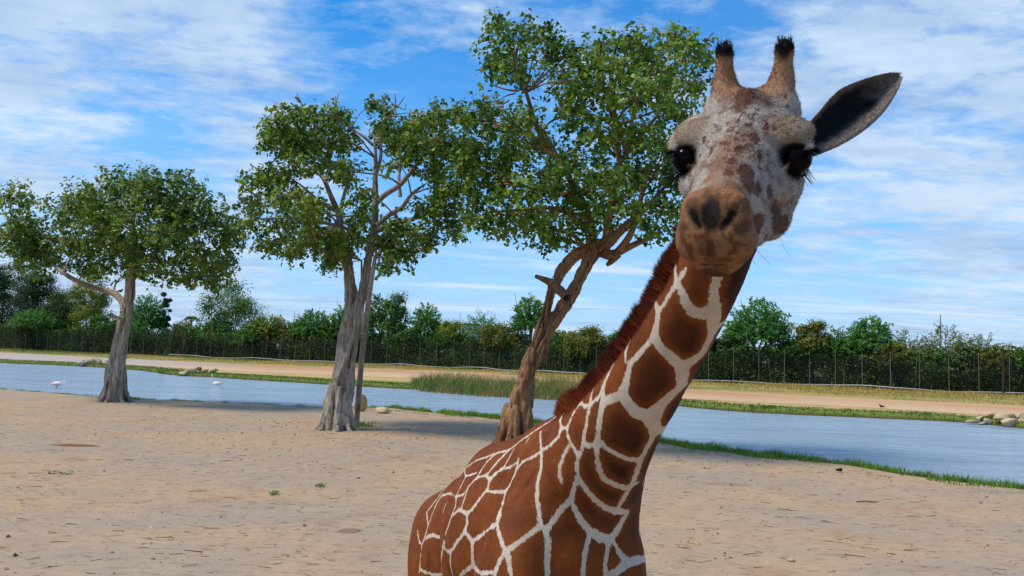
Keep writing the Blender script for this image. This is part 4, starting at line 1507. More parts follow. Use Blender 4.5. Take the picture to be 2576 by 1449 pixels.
# ------------------------------------------------------------------ giraffe: coat markings (positions on the skin, mm)
# white seams between the patches: x, y, z, half width
SEAMS = [
 [(201, 2543, 2429, 4), (188, 2572, 2416, 4), (174, 2605, 2403, 4), (161, 2644, 2389, 4), (147, 2689, 2374, 4), (132, 2714, 2361, 4), (117, 2727, 2348, 4), (103, 2736, 2336, 4), (88, 2748, 2324, 4), (73, 2763, 2311, 4), (58, 2791, 2295, 4), (42, 2839, 2278, 4), (26, 2887, 2259, 4), (9, 2921, 2242, 4), (-11, 2963, 2230, 4), (-32, 2998, 2219, 4), (-53, 3034, 2208, 4), (-75, 3070, 2194, 4), (-97, 3114, 2180, 4), (-120, 3169, 2163, 4), (-143, 3209, 2143, 4), (-168, 3279, 2119, 4), (-178, 3291, 2103, 4), (-207, 3524, 2045, 4), (-236, 3603, 2014, 4), (-251, 3607, 2000, 4), (-266, 3596, 1983, 4), (-296, 3684, 1945, 4), (-308, 3645, 1930, 4), (-322, 3632, 1909, 4), (-337, 3626, 1888, 4), (-352, 3626, 1866, 4)],
 [(79, 2735, 2306, 4), (70, 2738, 2293, 4)],
 [(117, 2687, 2337, 4), (114, 2648, 2312, 4), (116, 2622, 2297, 4), (118, 2601, 2282, 4)],
 [(118, 2601, 2282, 4), (132, 2576, 2296, 4), (146, 2554, 2310, 4), (157, 2540, 2325, 4), (167, 2526, 2340, 4), (172, 2526, 2357, 4), (175, 2526, 2366, 4)],
 [(175, 2526, 2366, 4), (192, 2492, 2372, 5)],
 [(175, 2526, 2366, 4), (174, 2556, 2389, 4), (184, 2572, 2411, 4), (199, 2545, 2426, 4)],
 [(192, 2492, 2372, 4), (201, 2488, 2395, 4), (210, 2484, 2418, 4), (225, 2471, 2445, 4), (232, 2455, 2453, 4)],
 [(232, 2455, 2453, 4), (241, 2418, 2445, 5), (253, 2393, 2451, 4)],
 [(192, 2492, 2372, 4), (194, 2481, 2346, 4), (207, 2465, 2318, 4), (216, 2458, 2305, 4), (226, 2454, 2291, 4)],
 [(253, 2393, 2451, 4), (250, 2394, 2430, 4), (247, 2400, 2409, 4), (244, 2405, 2388, 4), (241, 2414, 2367, 4), (240, 2419, 2350, 4), (240, 2425, 2332, 4)],
 [(253, 2393, 2451, 4), (255, 2396, 2468, 4), (258, 2403, 2484, 4), (264, 2404, 2501, 4)],
 [(253, 2393, 2451, 4), (272, 2359, 2474, 4), (278, 2347, 2489, 4), (285, 2336, 2504, 4), (291, 2330, 2529, 4)],
 [(240, 2425, 2332, 5), (251, 2418, 2325, 6), (270, 2400, 2329, 6), (278, 2384, 2346, 5)],
 [(240, 2425, 2332, 5), (236, 2437, 2314, 4), (231, 2447, 2296, 4), (226, 2455, 2287, 4)],
 [(291, 2330, 2529, 4), (289, 2330, 2513, 4), (286, 2331, 2497, 4), (285, 2332, 2478, 4), (284, 2337, 2460, 5), (282, 2342, 2441, 5), (280, 2350, 2423, 4), (279, 2357, 2404, 4), (279, 2365, 2385, 4), (278, 2375, 2366, 5), (278, 2384, 2346, 5)],
 [(284, 2338, 2448, 7), (295, 2317, 2470, 7), (307, 2299, 2477, 8), (318, 2281, 2485, 8), (334, 2257, 2500, 9), (339, 2239, 2526, 8)],
 [(334, 2257, 2500, 10), (340, 2259, 2483, 11), (347, 2263, 2467, 12), (360, 2263, 2455, 14), (372, 2267, 2442, 15), (388, 2266, 2438, 16), (404, 2269, 2433, 16), (416, 2258, 2445, 15), (427, 2247, 2457, 14), (438, 2237, 2469, 13), (449, 2228, 2480, 12), (460, 2219, 2492, 12), (475, 2211, 2506, 11), (491, 2206, 2519, 11)],
 [(405, 2272, 2429, 14), (418, 2288, 2415, 13), (432, 2307, 2400, 12), (437, 2331, 2382, 11), (443, 2356, 2363, 10), (439, 2375, 2345, 10), (434, 2392, 2326, 10), (424, 2415, 2299, 10)],
 [(279, 2381, 2351, 4), (291, 2379, 2338, 5), (303, 2381, 2325, 5), (319, 2381, 2316, 5), (336, 2384, 2306, 6), (354, 2389, 2298, 6), (372, 2399, 2290, 6), (390, 2407, 2288, 7), (409, 2421, 2284, 7), (424, 2415, 2299, 8)],
 [(424, 2415, 2299, 9), (420, 2437, 2277, 10), (416, 2459, 2255, 10), (413, 2482, 2233, 10), (409, 2506, 2210, 10), (405, 2523, 2192, 10), (400, 2538, 2174, 10), (394, 2554, 2154, 10), (388, 2568, 2134, 10), (373, 2583, 2105, 10)],
 [(278, 2384, 2346, 4), (279, 2393, 2329, 5), (279, 2403, 2312, 5), (280, 2413, 2294, 5), (286, 2426, 2272, 7), (291, 2439, 2250, 8), (311, 2460, 2220, 8), (329, 2468, 2210, 8), (348, 2481, 2200, 8), (367, 2495, 2194, 9), (388, 2515, 2186, 9), (408, 2524, 2194, 8), (431, 2545, 2200, 6)],
 [(226, 2455, 2287, 5), (226, 2463, 2267, 5), (225, 2471, 2247, 5), (234, 2480, 2216, 5), (245, 2485, 2199, 6), (256, 2493, 2181, 6), (272, 2504, 2163, 6), (290, 2520, 2144, 7), (309, 2535, 2129, 7), (329, 2553, 2113, 8), (349, 2569, 2104, 8), (369, 2588, 2094, 9), (390, 2605, 2091, 9), (412, 2630, 2086, 8)],
 [(228, 2483, 2216, 5), (224, 2492, 2197, 5), (220, 2502, 2179, 4), (217, 2510, 2160, 5), (214, 2518, 2142, 6)],
 [(214, 2518, 2142, 6), (226, 2528, 2111, 6), (238, 2535, 2090, 7), (250, 2542, 2070, 8), (265, 2548, 2054, 9), (279, 2556, 2038, 10), (298, 2566, 2025, 12), (317, 2581, 2011, 14), (353, 2613, 1998, 15), (376, 2625, 2022, 12), (388, 2628, 2041, 11), (399, 2629, 2061, 10), (417, 2638, 2082, 7)],
 [(214, 2518, 2142, 6), (201, 2523, 2128, 6), (187, 2528, 2113, 6), (177, 2531, 2098, 6), (167, 2534, 2082, 6), (157, 2537, 2066, 6), (146, 2539, 2050, 6), (134, 2540, 2042, 7)],
 [(118, 2601, 2282, 5), (117, 2590, 2265, 5), (116, 2581, 2249, 5), (116, 2574, 2232, 5), (113, 2572, 2215, 5), (109, 2569, 2198, 5), (106, 2567, 2181, 5), (106, 2562, 2164, 5), (105, 2558, 2148, 5), (105, 2554, 2131, 5), (109, 2549, 2111, 5), (113, 2545, 2090, 5), (116, 2542, 2070, 5), (120, 2541, 2049, 5), (134, 2540, 2042, 6)],
 [(197, 2478, 2316, 4), (190, 2487, 2298, 4), (182, 2497, 2280, 4), (178, 2503, 2262, 4), (173, 2508, 2244, 4), (175, 2509, 2227, 4), (177, 2511, 2210, 4), (182, 2511, 2193, 4)],
 [(116, 2604, 2279, 4), (101, 2628, 2265, 4), (86, 2651, 2252, 4), (56, 2702, 2230, 4), (43, 2718, 2209, 4)],
 [(43, 2741, 2236, 4), (37, 2731, 2207, 4), (30, 2731, 2179, 5), (17, 2743, 2144, 5), (4, 2763, 2122, 5), (-2, 2754, 2104, 5), (-7, 2718, 2093, 5), (-12, 2661, 2085, 5), (-17, 2639, 2071, 5), (-23, 2629, 2057, 6), (-29, 2622, 2041, 6)],
 [(4, 2756, 2117, 5), (-15, 2810, 2107, 5), (-35, 2851, 2099, 5), (-66, 2894, 2092, 4)],
 [(42, 2735, 2225, 4), (15, 2800, 2196, 4), (-19, 2893, 2174, 4), (-38, 2912, 2154, 5), (-58, 2921, 2132, 6), (-74, 2961, 2140, 5)],
 [(28, 2851, 2255, 4), (14, 2852, 2227, 4), (5, 2857, 2209, 4), (-4, 2865, 2191, 4), (-16, 2886, 2175, 4)],
 [(9, 2917, 2241, 4), (-8, 2932, 2220, 4), (-25, 2942, 2199, 4), (-38, 2945, 2183, 4), (-50, 2949, 2168, 4), (-67, 2954, 2146, 4)],
 [(-42, 3009, 2211, 4), (-58, 3017, 2196, 4), (-73, 3027, 2181, 4), (-85, 3023, 2163, 4), (-97, 3021, 2145, 4), (-109, 3009, 2121, 4)],
 [(-174, 3286, 2110, 4), (-160, 3147, 2103, 4), (-169, 3133, 2084, 4), (-179, 3123, 2064, 4), (-193, 3116, 2030, 5)],
 [(-160, 3147, 2103, 4), (-136, 3090, 2120, 4), (-114, 3048, 2135, 4)],
 [(-74, 2961, 2140, 4), (-112, 3014, 2120, 4), (-127, 3025, 2103, 4), (-143, 3037, 2085, 4), (-163, 3044, 2052, 4), (-192, 3111, 2029, 5)],
 [(-58, 2921, 2132, 5), (-66, 2902, 2100, 4), (-80, 2904, 2080, 4), (-95, 2909, 2059, 4), (-107, 2914, 2040, 4), (-119, 2922, 2021, 5), (-137, 2942, 1999, 6)],
 [(-147, 3027, 2071, 4), (-155, 3008, 2038, 4), (-163, 3001, 2007, 4)],
 [(-192, 3111, 2029, 5), (-240, 3402, 1989, 5), (-279, 3526, 1956, 6), (-304, 3551, 1921, 5), (-314, 3535, 1897, 5), (-324, 3529, 1871, 4), (-331, 3517, 1847, 4), (-338, 3514, 1821, 4), (-346, 3515, 1791, 5), (-354, 3522, 1760, 5), (-371, 3548, 1717, 5), (-370, 3542, 1689, 5), (-370, 3540, 1660, 5), (-371, 3542, 1636, 5), (-372, 3545, 1612, 6)],
 [(-245, 3583, 2007, 4), (-275, 3617, 1974, 4), (-294, 3568, 1942, 4), (-303, 3552, 1924, 4), (-312, 3544, 1904, 4)],
 [(-192, 3111, 2029, 4), (-194, 3079, 1998, 4), (-207, 3087, 1960, 4), (-213, 3095, 1937, 4), (-220, 3109, 1913, 4), (-227, 3130, 1887, 4), (-235, 3164, 1858, 4), (-241, 3194, 1830, 4), (-246, 3223, 1801, 5)],
 [(-245, 3335, 1961, 4), (-255, 3338, 1939, 4), (-264, 3346, 1916, 4)],
 [(-207, 3087, 1960, 4), (-175, 3021, 1997, 6), (-137, 2942, 1999, 7)],
 [(-137, 2942, 1999, 6), (-137, 2929, 1965, 6), (-144, 2933, 1935, 6)],
 [(-144, 2933, 1935, 6), (-158, 2957, 1911, 6), (-173, 2986, 1887, 6), (-187, 3019, 1858, 7), (-202, 3065, 1826, 7), (-246, 3223, 1801, 6)],
 [(-144, 2933, 1935, 7), (-128, 2906, 1923, 7), (-113, 2884, 1911, 8)],
 [(-113, 2884, 1911, 7), (-93, 2856, 1933, 6), (-73, 2821, 1957, 6), (-56, 2671, 2004, 6), (-42, 2637, 2024, 6), (-29, 2620, 2040, 6)],
 [(-29, 2620, 2040, 5), (-21, 2596, 2028, 5), (-14, 2577, 2015, 5), (-6, 2561, 2000, 5), (1, 2547, 1984, 5), (12, 2531, 1967, 6)],
 [(12, 2531, 1967, 6), (28, 2527, 1981, 6), (44, 2526, 1995, 6), (61, 2529, 2007, 6), (78, 2535, 2019, 6), (96, 2540, 2032, 6), (114, 2541, 2046, 6)],
 [(-246, 3223, 1801, 5), (-253, 3255, 1769, 5), (-260, 3286, 1736, 5), (-260, 3307, 1692, 5), (-250, 3302, 1669, 5)],
 [(-202, 3065, 1826, 6), (-202, 3075, 1803, 5), (-202, 3092, 1778, 5), (-198, 3105, 1750, 5), (-195, 3134, 1717, 5)],
 [(-113, 2884, 1911, 7), (-112, 2884, 1888, 7), (-111, 2886, 1864, 7), (-109, 2889, 1845, 7), (-107, 2893, 1824, 8)],
 [(-107, 2893, 1824, 7), (-124, 2926, 1803, 6), (-142, 2967, 1779, 6), (-159, 3016, 1752, 6)],
 [(-107, 2893, 1824, 7), (-86, 2671, 1871, 6), (-72, 2623, 1871, 6), (-51, 2584, 1885, 5), (-31, 2555, 1896, 5)],
 [(12, 2531, 1967, 6), (-6, 2538, 1939, 6), (-18, 2542, 1908, 6), (-22, 2543, 1889, 6)],
 [(17, 2528, 1966, 6), (19, 2520, 1950, 6), (22, 2515, 1934, 5), (26, 2509, 1918, 5), (30, 2504, 1901, 5)],
 [(138, 2540, 2041, 7), (141, 2541, 2020, 7), (144, 2542, 1998, 7), (144, 2543, 1980, 7), (144, 2543, 1961, 7), (143, 2543, 1943, 7), (144, 2543, 1927, 7), (144, 2543, 1910, 7), (145, 2543, 1894, 8)],
 [(-343, 3497, 1774, 8), (-313, 3425, 1807, 8), (-275, 3313, 1822, 6)],
 [(-358, 3627, 1856, 4), (-349, 3580, 1842, 4), (-340, 3530, 1829, 4)],
 [(-396, 3634, 1774, 4), (-388, 3603, 1754, 4), (-381, 3577, 1734, 4), (-363, 3531, 1722, 4)],
 [(-368, 3538, 1626, 6), (-338, 3481, 1631, 6), (-309, 3428, 1636, 6), (-260, 3322, 1666, 6)],
 [(279, 2557, 2021, 7), (274, 2556, 2000, 6), (269, 2554, 1979, 6), (266, 2553, 1960, 6), (264, 2553, 1940, 6), (262, 2554, 1918, 6), (261, 2557, 1894, 7)],
 [(353, 2614, 1993, 8), (349, 2613, 1973, 7), (345, 2611, 1954, 7), (342, 2609, 1937, 7), (338, 2607, 1920, 7), (340, 2610, 1901, 8), (342, 2613, 1881, 8)],
 [(371, 2628, 1984, 6), (388, 2634, 1954, 6), (402, 2632, 1938, 7), (415, 2629, 1921, 8)],
 [(415, 2629, 1921, 11), (433, 2632, 1926, 11), (453, 2642, 1928, 12), (484, 2691, 1921, 12)],
 [(415, 2629, 1921, 12), (397, 2626, 1906, 11), (379, 2625, 1891, 10), (347, 2616, 1881, 8)],
 [(427, 2014, 2856, 4), (426, 2001, 2838, 4), (426, 1995, 2820, 4), (427, 1994, 2798, 6)],
 [(427, 1994, 2798, 6), (437, 1972, 2818, 5), (443, 1960, 2832, 5)],
 [(427, 1994, 2798, 5), (422, 2009, 2785, 4), (416, 2025, 2771, 4), (412, 2038, 2759, 4), (407, 2052, 2746, 4), (397, 2077, 2729, 7)],
 [(397, 2122, 2770, 4), (394, 2087, 2746, 5), (397, 2077, 2729, 7)],
 [(397, 2077, 2729, 8), (397, 2081, 2712, 8), (396, 2087, 2695, 8), (395, 2094, 2680, 8), (393, 2101, 2665, 8)],
 [(393, 2101, 2665, 7), (386, 2116, 2651, 6), (379, 2132, 2638, 5), (369, 2153, 2622, 6), (359, 2175, 2606, 6), (345, 2208, 2585, 7)],
 [(433, 1985, 2794, 7), (439, 1984, 2778, 8), (445, 1986, 2763, 9), (451, 1990, 2748, 11), (462, 1991, 2736, 11), (472, 1994, 2725, 12), (486, 1991, 2722, 13), (501, 1991, 2720, 15), (512, 1983, 2729, 14), (522, 1976, 2738, 14)],
 [(522, 1976, 2738, 13), (516, 1958, 2757, 11), (512, 1945, 2775, 9), (513, 1934, 2792, 9), (514, 1923, 2809, 10), (426, 1567, 2782, 8), (428, 1549, 2792, 8)],
 [(523, 1980, 2735, 16), (528, 1996, 2720, 17), (533, 2016, 2704, 18), (537, 2034, 2690, 16), (542, 2055, 2676, 15)],
 [(579, 2064, 2715, 8), (570, 2056, 2705, 8), (557, 2048, 2695, 9)],
 [(428, 1549, 2792, 10), (452, 1563, 2788, 13), (461, 1544, 2798, 11)],
 [(393, 2101, 2665, 10), (401, 2100, 2648, 10), (410, 2101, 2631, 11), (430, 2099, 2614, 13), (452, 2108, 2596, 15), (476, 2122, 2581, 17), (496, 2116, 2594, 15), (508, 2113, 2603, 13), (522, 2113, 2612, 12), (527, 2102, 2625, 12), (533, 2091, 2639, 11), (535, 2077, 2652, 11), (537, 2063, 2665, 11), (541, 2046, 2683, 13)],
 [(360, 2215, 2682, 4), (353, 2219, 2666, 4), (347, 2227, 2650, 4), (341, 2230, 2634, 4), (336, 2235, 2617, 4), (335, 2229, 2589, 5)],
 [(345, 2208, 2585, 7), (343, 2217, 2567, 7), (341, 2227, 2549, 8), (338, 2239, 2528, 9), (335, 2252, 2507, 9), (331, 2264, 2491, 11)],
 [(331, 2264, 2491, 10), (307, 2298, 2479, 9), (286, 2330, 2468, 7)],
 [(286, 2330, 2468, 4), (286, 2330, 2489, 4), (286, 2335, 2510, 4), (291, 2328, 2525, 4), (296, 2322, 2541, 4), (302, 2315, 2555, 4), (308, 2309, 2569, 4), (314, 2303, 2583, 4)],
 [(286, 2330, 2468, 6), (281, 2344, 2438, 5), (280, 2350, 2421, 5), (279, 2358, 2404, 5), (278, 2369, 2377, 5)],
 [(334, 2259, 2495, 11), (343, 2258, 2482, 12), (351, 2259, 2469, 13), (364, 2260, 2456, 15), (377, 2264, 2443, 17), (396, 2264, 2439, 17), (415, 2268, 2434, 17), (434, 2260, 2446, 16), (443, 2246, 2462, 14), (452, 2231, 2478, 13), (461, 2220, 2492, 13), (471, 2208, 2506, 12), (480, 2200, 2517, 12), (489, 2193, 2527, 13), (487, 2160, 2552, 16)],
 [(476, 2122, 2581, 17), (480, 2139, 2567, 17), (485, 2158, 2552, 16), (493, 2203, 2523, 12)],
 [(434, 2260, 2446, 16), (433, 2278, 2428, 17), (433, 2297, 2410, 17), (449, 2334, 2386, 19)],
 [(489, 2119, 2588, 12), (499, 2115, 2596, 11), (510, 2112, 2605, 10), (521, 2110, 2614, 10), (534, 2108, 2626, 8)],
 [(493, 2203, 2523, 10), (506, 2207, 2531, 8)],
 [(491, 2386, 2399, 7), (490, 2393, 2393, 8), (489, 2415, 2380, 10), (488, 2417, 2378, 12), (460, 2346, 2386, 13), (485, 2380, 2392, 9)],
]
# brown face spots in the head frame: x, y, z, radius across, radius along
FACE_SPOTS = [
 (41, 53, 60, 11, 12),
 (17, 104, 52, 9, 12),
 (57, 90, 31, 6, 12),
 (42, 167, 24, 17, 21),
 (49, 191, 9, 19, 15),
 (7, 151, 43, 11, 8),
 (-44, 89, 44, 6, 11),
 (-79, 48, 17, 5, 5),
 (10, 191, 33, 11, 10),
 (-73, 24, 48, 6, 8),
 (-54, 27, 62, 4, 5),
 (-16, 82, 59, 6, 6),
 (24, 24, 79, 10, 6),
 (59, 11, 67, 6, 9),
 (77, 1, 64, 6, 7),
 (-40, 28, 71, 6, 6),
 (66, 175, -10, 6, 13),
 (60, 206, -34, 8, 8),
 (84, 133, -33, 9, 12),
 (87, 103, -80, 12, 14),
 (68, 190, -81, 15, 18),
 (94, 94, -118, 11, 24),
 (105, 70, -139, 17, 19),
 (79, 152, -131, 14, 7),
 (115, 1, -108, 5, 10),
 (82, -146, 93, 4, 6),
 (89, -123, 76, 4, 8),
 (-83, 128, -27, 6, 12),
 (-30, 312, 18, 7, 14),
 (-101, 63, -26, 5, 8),
 (6, 73, 64, 5, 4),
 (-9, 46, 74, 6, 5),
 (19, 59, 68, 5, 5),
 (62, -25, 81, 6, 4),
 (72, -75, 78, 5, 4),
]
# ------------------------------------------------------------------ giraffe: shape
WITH = at(1400, 1045, 2.80)                       # withers
FB = np.array([0.34, -0.94, 0.0]); FB /= np.linalg.norm(FB)
RB = np.array([FB[1], -FB[0], 0.0])               # the animal's right
G_ORG = np.array([WITH[0], WITH[1], 0.0])
WZ = WITH[2]


def gb(f, r, u):
    """body frame: forward, right, height"""
    return G_ORG + FB * f + RB * r + np.array([0, 0, u])


# head frame: x across (picture right = the animal's left), y towards the lips, z to the crown
H_E = at(1860, 392, 1.74)
H_M = at(1764, 590, 1.43)
HY = (H_M - H_E) / np.linalg.norm(H_M - H_E)
_cx, _cf = _CM @ np.array([1.0, -0.075, 0.0]), _CM @ np.array([0.0, 0.0, -1.0])
HX = -(_cx * (_cf @ HY) - _cf * (_cx @ HY))
HX -= HY * (HX @ HY)
HX /= np.linalg.norm(HX)
if HX[0] < 0:
    HX = -HX
HZ = np.cross(HY, HX)
HR = np.stack([HX, HY, HZ], 1)


def hd(x, y, z):
    return H_E + HR @ np.array([x, y, z], float)


NECK = [(1448, 1235, 2.84, .235), (1490, 1150, 2.68, .190), (1536, 1088, 2.54, .152), (1586, 1018, 2.42, .128),
        (1640, 936, 2.30, .111), (1687, 862, 2.20, .104), (1735, 778, 2.11, .099), (1780, 690, 2.02, .093),
        (1818, 600, 1.97, .089), (1858, 500, 1.93, .092)]
NK = smooth_path([(*at(u, v, d), r) for u, v, d, r in NECK], 30)


def giraffe_sdf(p):
    n = len(p)
    BR = np.stack([FB, RB, np.array([0, 0, 1.0])], 1)

    def E(c, r, tilt=0.0):
        R = BR
        if tilt:
            ct, st = math.cos(tilt), math.sin(tilt)
            R = np.stack([FB * ct + np.array([0, 0, st]), RB, -FB * st + np.array([0, 0, ct])], 1)
        return sd_ell(p, c, r, R)
    # trunk
    d = E(gb(-0.38, 0, WZ - .50), (.48, .27, .33), 0.27)
    d = smin(d, E(gb(.03, 0, WZ - .46), (.23, .185, .35), -0.15), .10)
    d = smin(d, E(gb(-0.80, 0, WZ - .66), (.38, .255, .32), 0.27), .10)
    d = smin(d, E(gb(-1.08, 0, WZ - .72), (.24, .22, .26)), .10)
    d = smin(d, sd_cone(p, gb(-.02, 0, WZ - .14), gb(-0.55, 0, WZ - .31), .11, .10), .12)
    d = smin(d, sd_cone(p, gb(-.55, 0, WZ - .31), gb(-1.16, 0, WZ - .62), .10, .11), .12)
    # quarters and legs
    for s in (-1, 1):
        d = smin(d, E(gb(.06, s * .190, WZ - .62), (.19, .11, .32), -0.2), .07)
        d = smin(d, sd_cone(p, gb(.15, s * .25, WZ - .76), gb(.0, s * .21, WZ - .98), .125, .10), .08)
        d = smin(d, sd_cone(p, gb(.0, s * .20, WZ - .98), gb(.05, s * .19, .92), .10, .062), .06)
        d = smin(d, sd_ell(p, gb(.06, s * .19, .88), (.072, .068, .10), BR), .04)
        d = smin(d, sd_cone(p, gb(.05, s * .19, .82), gb(.03, s * .19, .24), .052, .042), .03)
        d = smin(d, sd_ell(p, gb(.03, s * .19, .20), (.055, .05, .06), BR), .03)
        d = smin(d, sd_cone(p, gb(.04, s * .19, .15), gb(.07, s * .19, .055), .045, .068), .03)
        d = smin(d, E(gb(-1.02, s * .155, WZ - .84), (.24, .115, .35), 0.25), .08)
        d = smin(d, sd_cone(p, gb(-.92, s * .19, 1.30), gb(-1.16, s * .18, .92), .12, .062), .08)
        d = smin(d, sd_ell(p, gb(-1.20, s * .18, .88), (.07, .05, .09), BR), .04)
        d = smin(d, sd_cone(p, gb(-1.18, s * .18, .85), gb(-1.12, s * .18, .24), .052, .042), .03)
        d = smin(d, sd_ell(p, gb(-1.12, s * .18, .20), (.055, .05, .06), BR), .03)
        d = smin(d, sd_cone(p, gb(-1.10, s * .18, .15), gb(-1.07, s * .18, .055), .045, .068), .03)
    # tail
    d = smin(d, sd_cone(p, gb(-1.33, 0, WZ - .64), gb(-1.42, 0, WZ - .98), .045, .026), .05)
    d = smin(d, sd_cone(p, gb(-1.42, 0, WZ - .98), gb(-1.43, 0, WZ - 1.3), .026, .02), .02)
    # neck
    dn = None
    for a, b in zip(NK[:-1], NK[1:]):
        c = sd_cone(p, a[:3], b[:3], a[3], b[3])
        dn = c if dn is None else np.minimum(dn, c)
    # neck muscles running into the shoulder
    dn = smin(dn, sd_cone(p, NK[8][:3] - HX * .02, gb(.08, .12, WZ - .38), .10, .11), .06)
    d = smin(d, dn, .07)
    # ---------------- head (own frame)
    far = np.linalg.norm(p - H_E, axis=1) > 0.75
    q = (p - H_E) @ HR
    if not far.all():
        k = ~far
        h = head_sdf(q[k])
        d = d.copy()
        d[k] = smin(d[k], h, .04)
        d[k] = head_carve(q[k], d[k])
    return d


EYE = np.array([.124, -.004, -.010])
EYE_R = .034


LIDS = [(.113, .036, -.010, .008), (.136, .024, .008, .011), (.149, -.004, .014, .013), (.142, -.034, .006, .011), (.127, -.048, -.012, .010),
        (.135, -.032, -.034, .009), (.143, -.002, -.043, .008), (.131, .026, -.034, .008), (.113, .038, -.012, .007)]


def head_sdf(q):
    ax = np.abs(q[:, 0])
    m = np.stack([ax, q[:, 1], q[:, 2]], 1)           # mirrored half
    # skull, face, jaws
    h = sd_ell(q, (0, -.13, -.01), (.105, .125, .10))
    h = smin(h, sd_cone(q, (0, -.03, .005), (0, .15, -.030), .093, .064), .05)
    h = smin(h, sd_cone(q, (0, .13, -.020), (0, .27, -.030), .056, .054), .03)
    # cheeks and lower jaw
    h = smin(h, sd_cone(m, (.068, -.11, -.112), (.064, .03, -.142), .064, .046), .04)
    h = smin(h, sd_cone(m, (.064, .03, -.135), (.020, .24, -.108), .046, .038), .035)
    h = smin(h, sd_cone(m, (.066, .0, -.045), (.042, .16, -.055), .046, .034), .04)
    # brow ridge over each eye
    h = smin(h, sd_ell(m, (.107, -.045, .038), (.052, .056, .031)), .045)
    h = smin(h, sd_ell(m, (.105, .020, -.060), (.030, .055, .030)), .03)
    # eyelids
    for a, b in zip(LIDS[:-1], LIDS[1:]):
        h = smin(h, sd_cone(m, a[:3], b[:3], a[3], b[3]), .010)
    # muzzle: nose pad, upper lip, chin
    h = smin(h, sd_ell(m, (.032, .285, -.012), (.038, .046, .040)), .022)
    h = smin(h, sd_ell(q, (0, .300, -.072), (.076, .052, .056)), .03)
    h = smin(h, sd_ell(m, (.038, .290, -.072), (.040, .050, .048)), .02)
    h = smin(h, sd_ell(q, (0, .275, -.125), (.052, .050, .036)), .022)
    # median knob between the horns, crown
    h = smin(h, sd_cone(q, (0, -.055, .045), (0, -.105, .092), .046, .030), .045)
    h = smin(h, sd_ell(q, (0, -.17, .045), (.095, .07, .050)), .05)
    # horns
    h = smin(h, sd_cone(m, (.064, -.175, .055), (.068, -.205, .115), .043, .024), .045)
    h = smin(h, sd_cone(m, (.068, -.205, .115), (.070, -.222, .180), .0235, .019), .02)
    h = smin(h, sd_ell(m, (.070, -.223, .183), (.0195, .0195, .028)), .012)
    return h


def head_carve(q, d):
    ax = np.abs(q[:, 0])
    m = np.stack([ax, q[:, 1], q[:, 2]], 1)

    def cut(d, c, k):
        return -smin(-d, c, k)
    d = cut(d, sd_ell(m, EYE + (.014, .012, -.004), (.034, .040, .030)), .012)      # eye opening
    d = cut(d, sd_cone(m, (.022, .336, -.026), (.040, .330, -.002), .0065, .0085), .006)   # nostril
    d = cut(d, sd_cone(m, (.040, .330, -.002), (.050, .305, .012), .0075, .004), .008)
    d = cut(d, sd_cone(q, (0, .35, -.035), (0, .352, -.095), .004, .004), .010)     # lip groove
    d = cut(d, sd_cone(m, (.0, .347, -.112), (.066, .285, -.100), .0035, .0035), .008)   # mouth
    d = cut(d, sd_cone(m, (.066, .285, -.100), (.068, .20, -.085), .0035, .002), .008)
    return d


# ------------------------------------------------------------------ giraffe: coat
def lin(r, g, b):
    f = lambda c: (c / 255 / 12.92) if c / 255 <= .04045 else ((c / 255 + .055) / 1.055) ** 2.4
    return np.array([f(r), f(g), f(b)])


def sstep(x, a, b):
    t = np.clip((x - a) / (b - a), 0, 1)
    return t * t * (3 - 2 * t)


def seam_field(V, N, rng):
    """signed distance to the white seams (negative = white)"""
    S = np.full(len(V), .30)
    for line in SEAMS:
        L = np.array(line, float) / 1000
        if len(L) == 1:
            continue
        box = ((V > L[:, :3].min(0) - .16) & (V < L[:, :3].max(0) + .16)).all(1)
        idx = np.nonzero(box)[0]
        if not len(idx):
            continue
        P = V[idx]
        s = S[idx]
        for a, b in zip(L[:-1], L[1:]):
            c = sd_cone(P, a[:3], b[:3], a[3], b[3])
            s = smin(s, c, .012)
        S[idx] = s
    # sides the traced seams do not reach: patches about evenly spaced seeds
    thr = np.where(N @ np.array([-.35, -.94, .0]) < .02, .030, .105)
    rest = np.nonzero(S > thr)[0]
    cand = rng.permutation(rest)[:9000]
    seeds = []
    for i in cand:
        p = V[i]
        leg = p[2] < 1.35
        r = .10 if p[2] < .9 else (.13 if leg else .16)
        if np.linalg.norm(p - NK[14][:3]) < .75 and p[2] > 2.3:
            r = .14
        if all(np.linalg.norm(p - q) > r for q in seeds):
            seeds.append(p)
    seeds = np.array(seeds)
    d1 = np.full(len(rest), 9.0)
    d2 = np.full(len(rest), 9.0)
    P = V[rest] + .012 * np.stack([fbm(V[rest], 9, k) for k in (1, 2, 3)], 1)
    for q in seeds:
        d = np.linalg.norm(P - q, axis=1)
        m = d < d1
        d2 = np.where(m, d1, np.minimum(d2, d))
        d1 = np.where(m, d, d1)
    e = (d2 - d1) * .5 - .011
    S[rest] = np.minimum(S[rest], e + .12 * (1 - sstep(S[rest] - thr[rest], 0, .03)))
    low = V[:, 2] < .75                                     # pale shanks
    S[low] = np.minimum(S[low], -.02 + .05 * sstep(V[low, 2], .45, .75))
    return S


